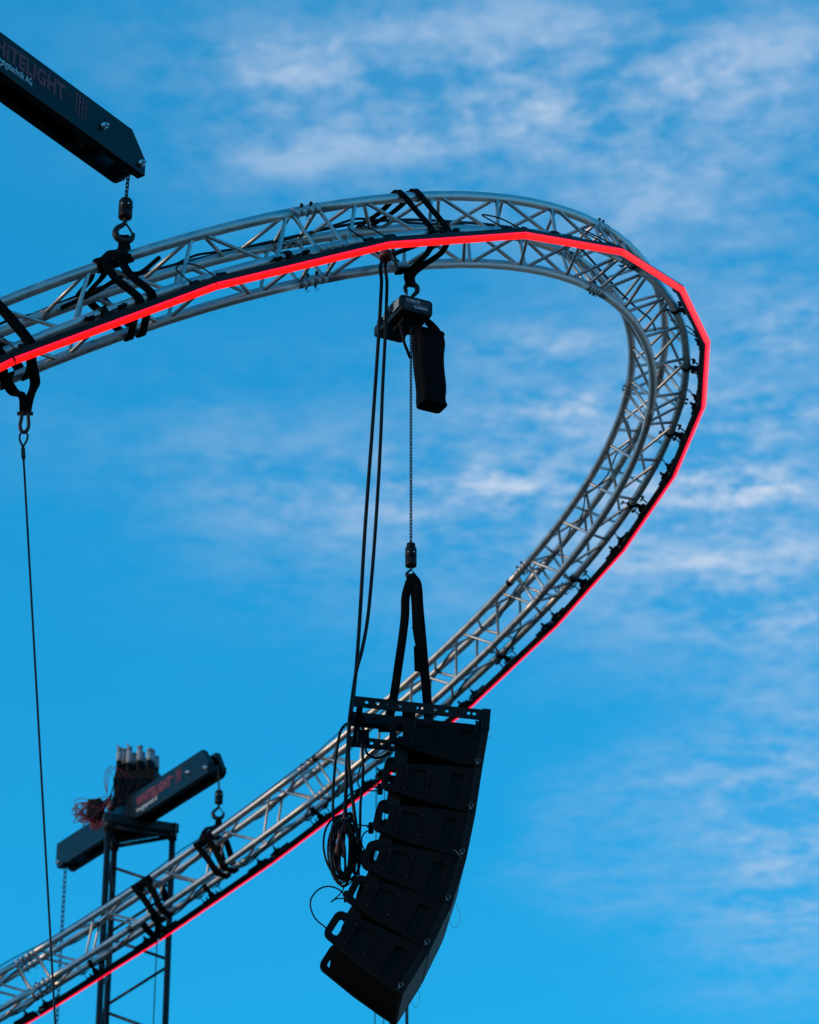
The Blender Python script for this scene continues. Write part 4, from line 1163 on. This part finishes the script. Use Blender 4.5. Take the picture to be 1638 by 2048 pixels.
for i in range(11):
    cu, cv = 686 + rg.uniform(-8, 9), 1698 + rg.uniform(-8, 10)
    au, av = rg.uniform(9, 24), rg.uniform(52, 66)
    if i == 0: cu, cv, au, av = 683, 1692, 36, 62
    if i == 1: cu, cv, au, av = 690, 1700, 29, 60
    ww = .14 + rg.uniform(-.05, .05); tl_ = rg.uniform(-.12, .12)
    pts = []
    for j in range(28):
        a = 2 * math.pi * j / 28
        x_ = au * math.cos(a) * (1 + .12 * math.sin(a + i)) * (1 if abs(math.sin(a)) < .92 or math.sin(a) < 0 else .8); y_ = av * math.sin(a)
        pts.append(spw(cu + x_ + tl_ * y_, cv - y_, ww + .03 * math.sin(a * 1 + i)))
    part('loop', MB().tube(pts, rg.uniform(.0045, .0068), 7, closed=True), M['cable'], co)
for u, v, dx in ((678, 1688, .1), (690, 1668, -.05), (672, 1712, .2), (688, 1715, -.1)):
    c = spw(u, v, .10)
    part('plug', MB().lathe(c, Z + X * dx, [(.006, 0), (.011, .006), (.013, .05), (.009, .075), (.006, .095)], 8), M['redplug'], co)
for i in range(5):
    c = spw(700 + i * 4, 1640 + i * 16, .16)
    part('cable_bunch', MB().tube(smooth_path([c, spw(704 + i * 3, 1690, .16 + .01 * i), spw(700 + i * 2, 1735 + 3 * i, .15)], 6), .0065, 7), M['cable'], co)
jb = thing('junction_box', 'small black junction box hanging from the flying frame rail', 'junction box', spw(726, 1475, .2))
part('case', MB().box(spw(726.5, 1475, .2), (AF, AW, Z), (.026, .02, .032)), M['plastic'], jb, bevel=.005)
part('hanger', MB().tube([spw(726, 1462, .2), spw(727, 1440, .22), spw(727, 1430, .24)], .0065, 8), M['cable'], jb)
part('gland', MB().cyl(spw(724, 1484, .2), spw(724, 1495, .2), .009, 8), M['plastic'], jb)
for k, (u, v) in enumerate(((760, 1578), (742, 1656), (727, 1712), (693, 1793))):
    t = thing('rear_connector', ['connector plugged into the second cabinet', 'connector plugged into the third cabinet', 'connector plugged into the fourth cabinet', 'connector plugged into the fifth cabinet'][k], 'connector', spw(u, v, .19), 'plugs at the cabinet backs')
    part('shell', MB().box(spw(u, v, .19), (AF, AW, Z), (.012, .014, .024)), M['plastic'], t, bevel=.004)
    part('gland', MB().cyl(spw(u - 4, v - 3, .19), spw(u - 8, v - 3, .19), .006, 8), M['plastic'], t)

# power cables lying in the ring truss
def truss_cable(label, p0, p1, fn, r, n=60):
    P = [ring(p0 + (p1 - p0) * i / n, *fn(i / n, i)) for i in range(n + 1)]
    t = thing('truss_cable', label, 'cable', P[0], 'black cables laid through the ring truss')
    part('jacket', MB().tube(smooth_path(P, 3), r, 7), M['cable'], t)
rg = random.Random(21)
ph = [rg.uniform(0, 6) for _ in range(8)]
truss_cable('black cable lying on the inner top chord of the near arc', 3.3, 1.75, lambda t, i: (-HS + .02 * math.sin(9 * t + ph[0]) + .012 * math.sin(31 * t), HS + .034 + .008 * abs(math.sin(14 * t + ph[1]))), .008)
truss_cable('second black cable sagging inside the near arc above the hoist', 2.72, 2.0, lambda t, i: (-HS + .03 + .03 * math.sin(7 * t + ph[2]), HS + .012 - .05 * abs(math.sin(11 * t + ph[3])) + .03), .0065)
truss_cable('black cable inside the bend behind the upper right LED bars', 2.08, 1.5, lambda t, i: (-.02 + .06 * math.sin(6 * t + ph[4]), .06 * math.sin(9 * t + ph[5]) + .03), .0065, 40)
truss_cable('dark cable twisted round the lower outer chord of the far arc', .75, -.5, lambda t, i: (HS + .033 * math.cos(60 * t), -HS + .033 * math.sin(60 * t)), .0055, 150)
truss_cable('dark cable twisted round the upper outer chord of the far arc', .75, -.5, lambda t, i: (HS + .033 * math.cos(48 * t + 2), HS + .033 * math.sin(48 * t + 2)), .0055, 150)
truss_cable('thin cable clipped on top of the inner chord of the far arc', .45, -.4, lambda t, i: (-HS + .004 * math.sin(20 * t), HS + .029 + .018 * max(0, math.sin(17 * t)) ** 3), .0045, 80)
truss_cable('thin cable hanging off the inner chords on the right', 1.25, .7, lambda t, i: (-HS + .02 + .05 * math.sin(13 * t), HS - .05 - .05 * abs(math.sin(17 * t))), .005, 50)

# lines hanging from the far arc behind the loudspeakers
for lb, u, r in (('thin line hanging from the far arc just left of the loudspeakers', 745, .0042), ('second thin line from the far arc, hidden behind the loudspeakers', 762, .0036), ('dark pole-like strap end below the lowest loudspeaker', 806, .012)):
    P = ring(solve_phi(u + 2, .2, .75, 0, -HS), .02, -HS - .02)
    t = thing('hanging_line', lb, 'line', P, 'lines hanging from the far arc')
    part('rope', MB().tube([P, Vector((P.x, P.y, 0.02))], r, 6), M['rope'], t)
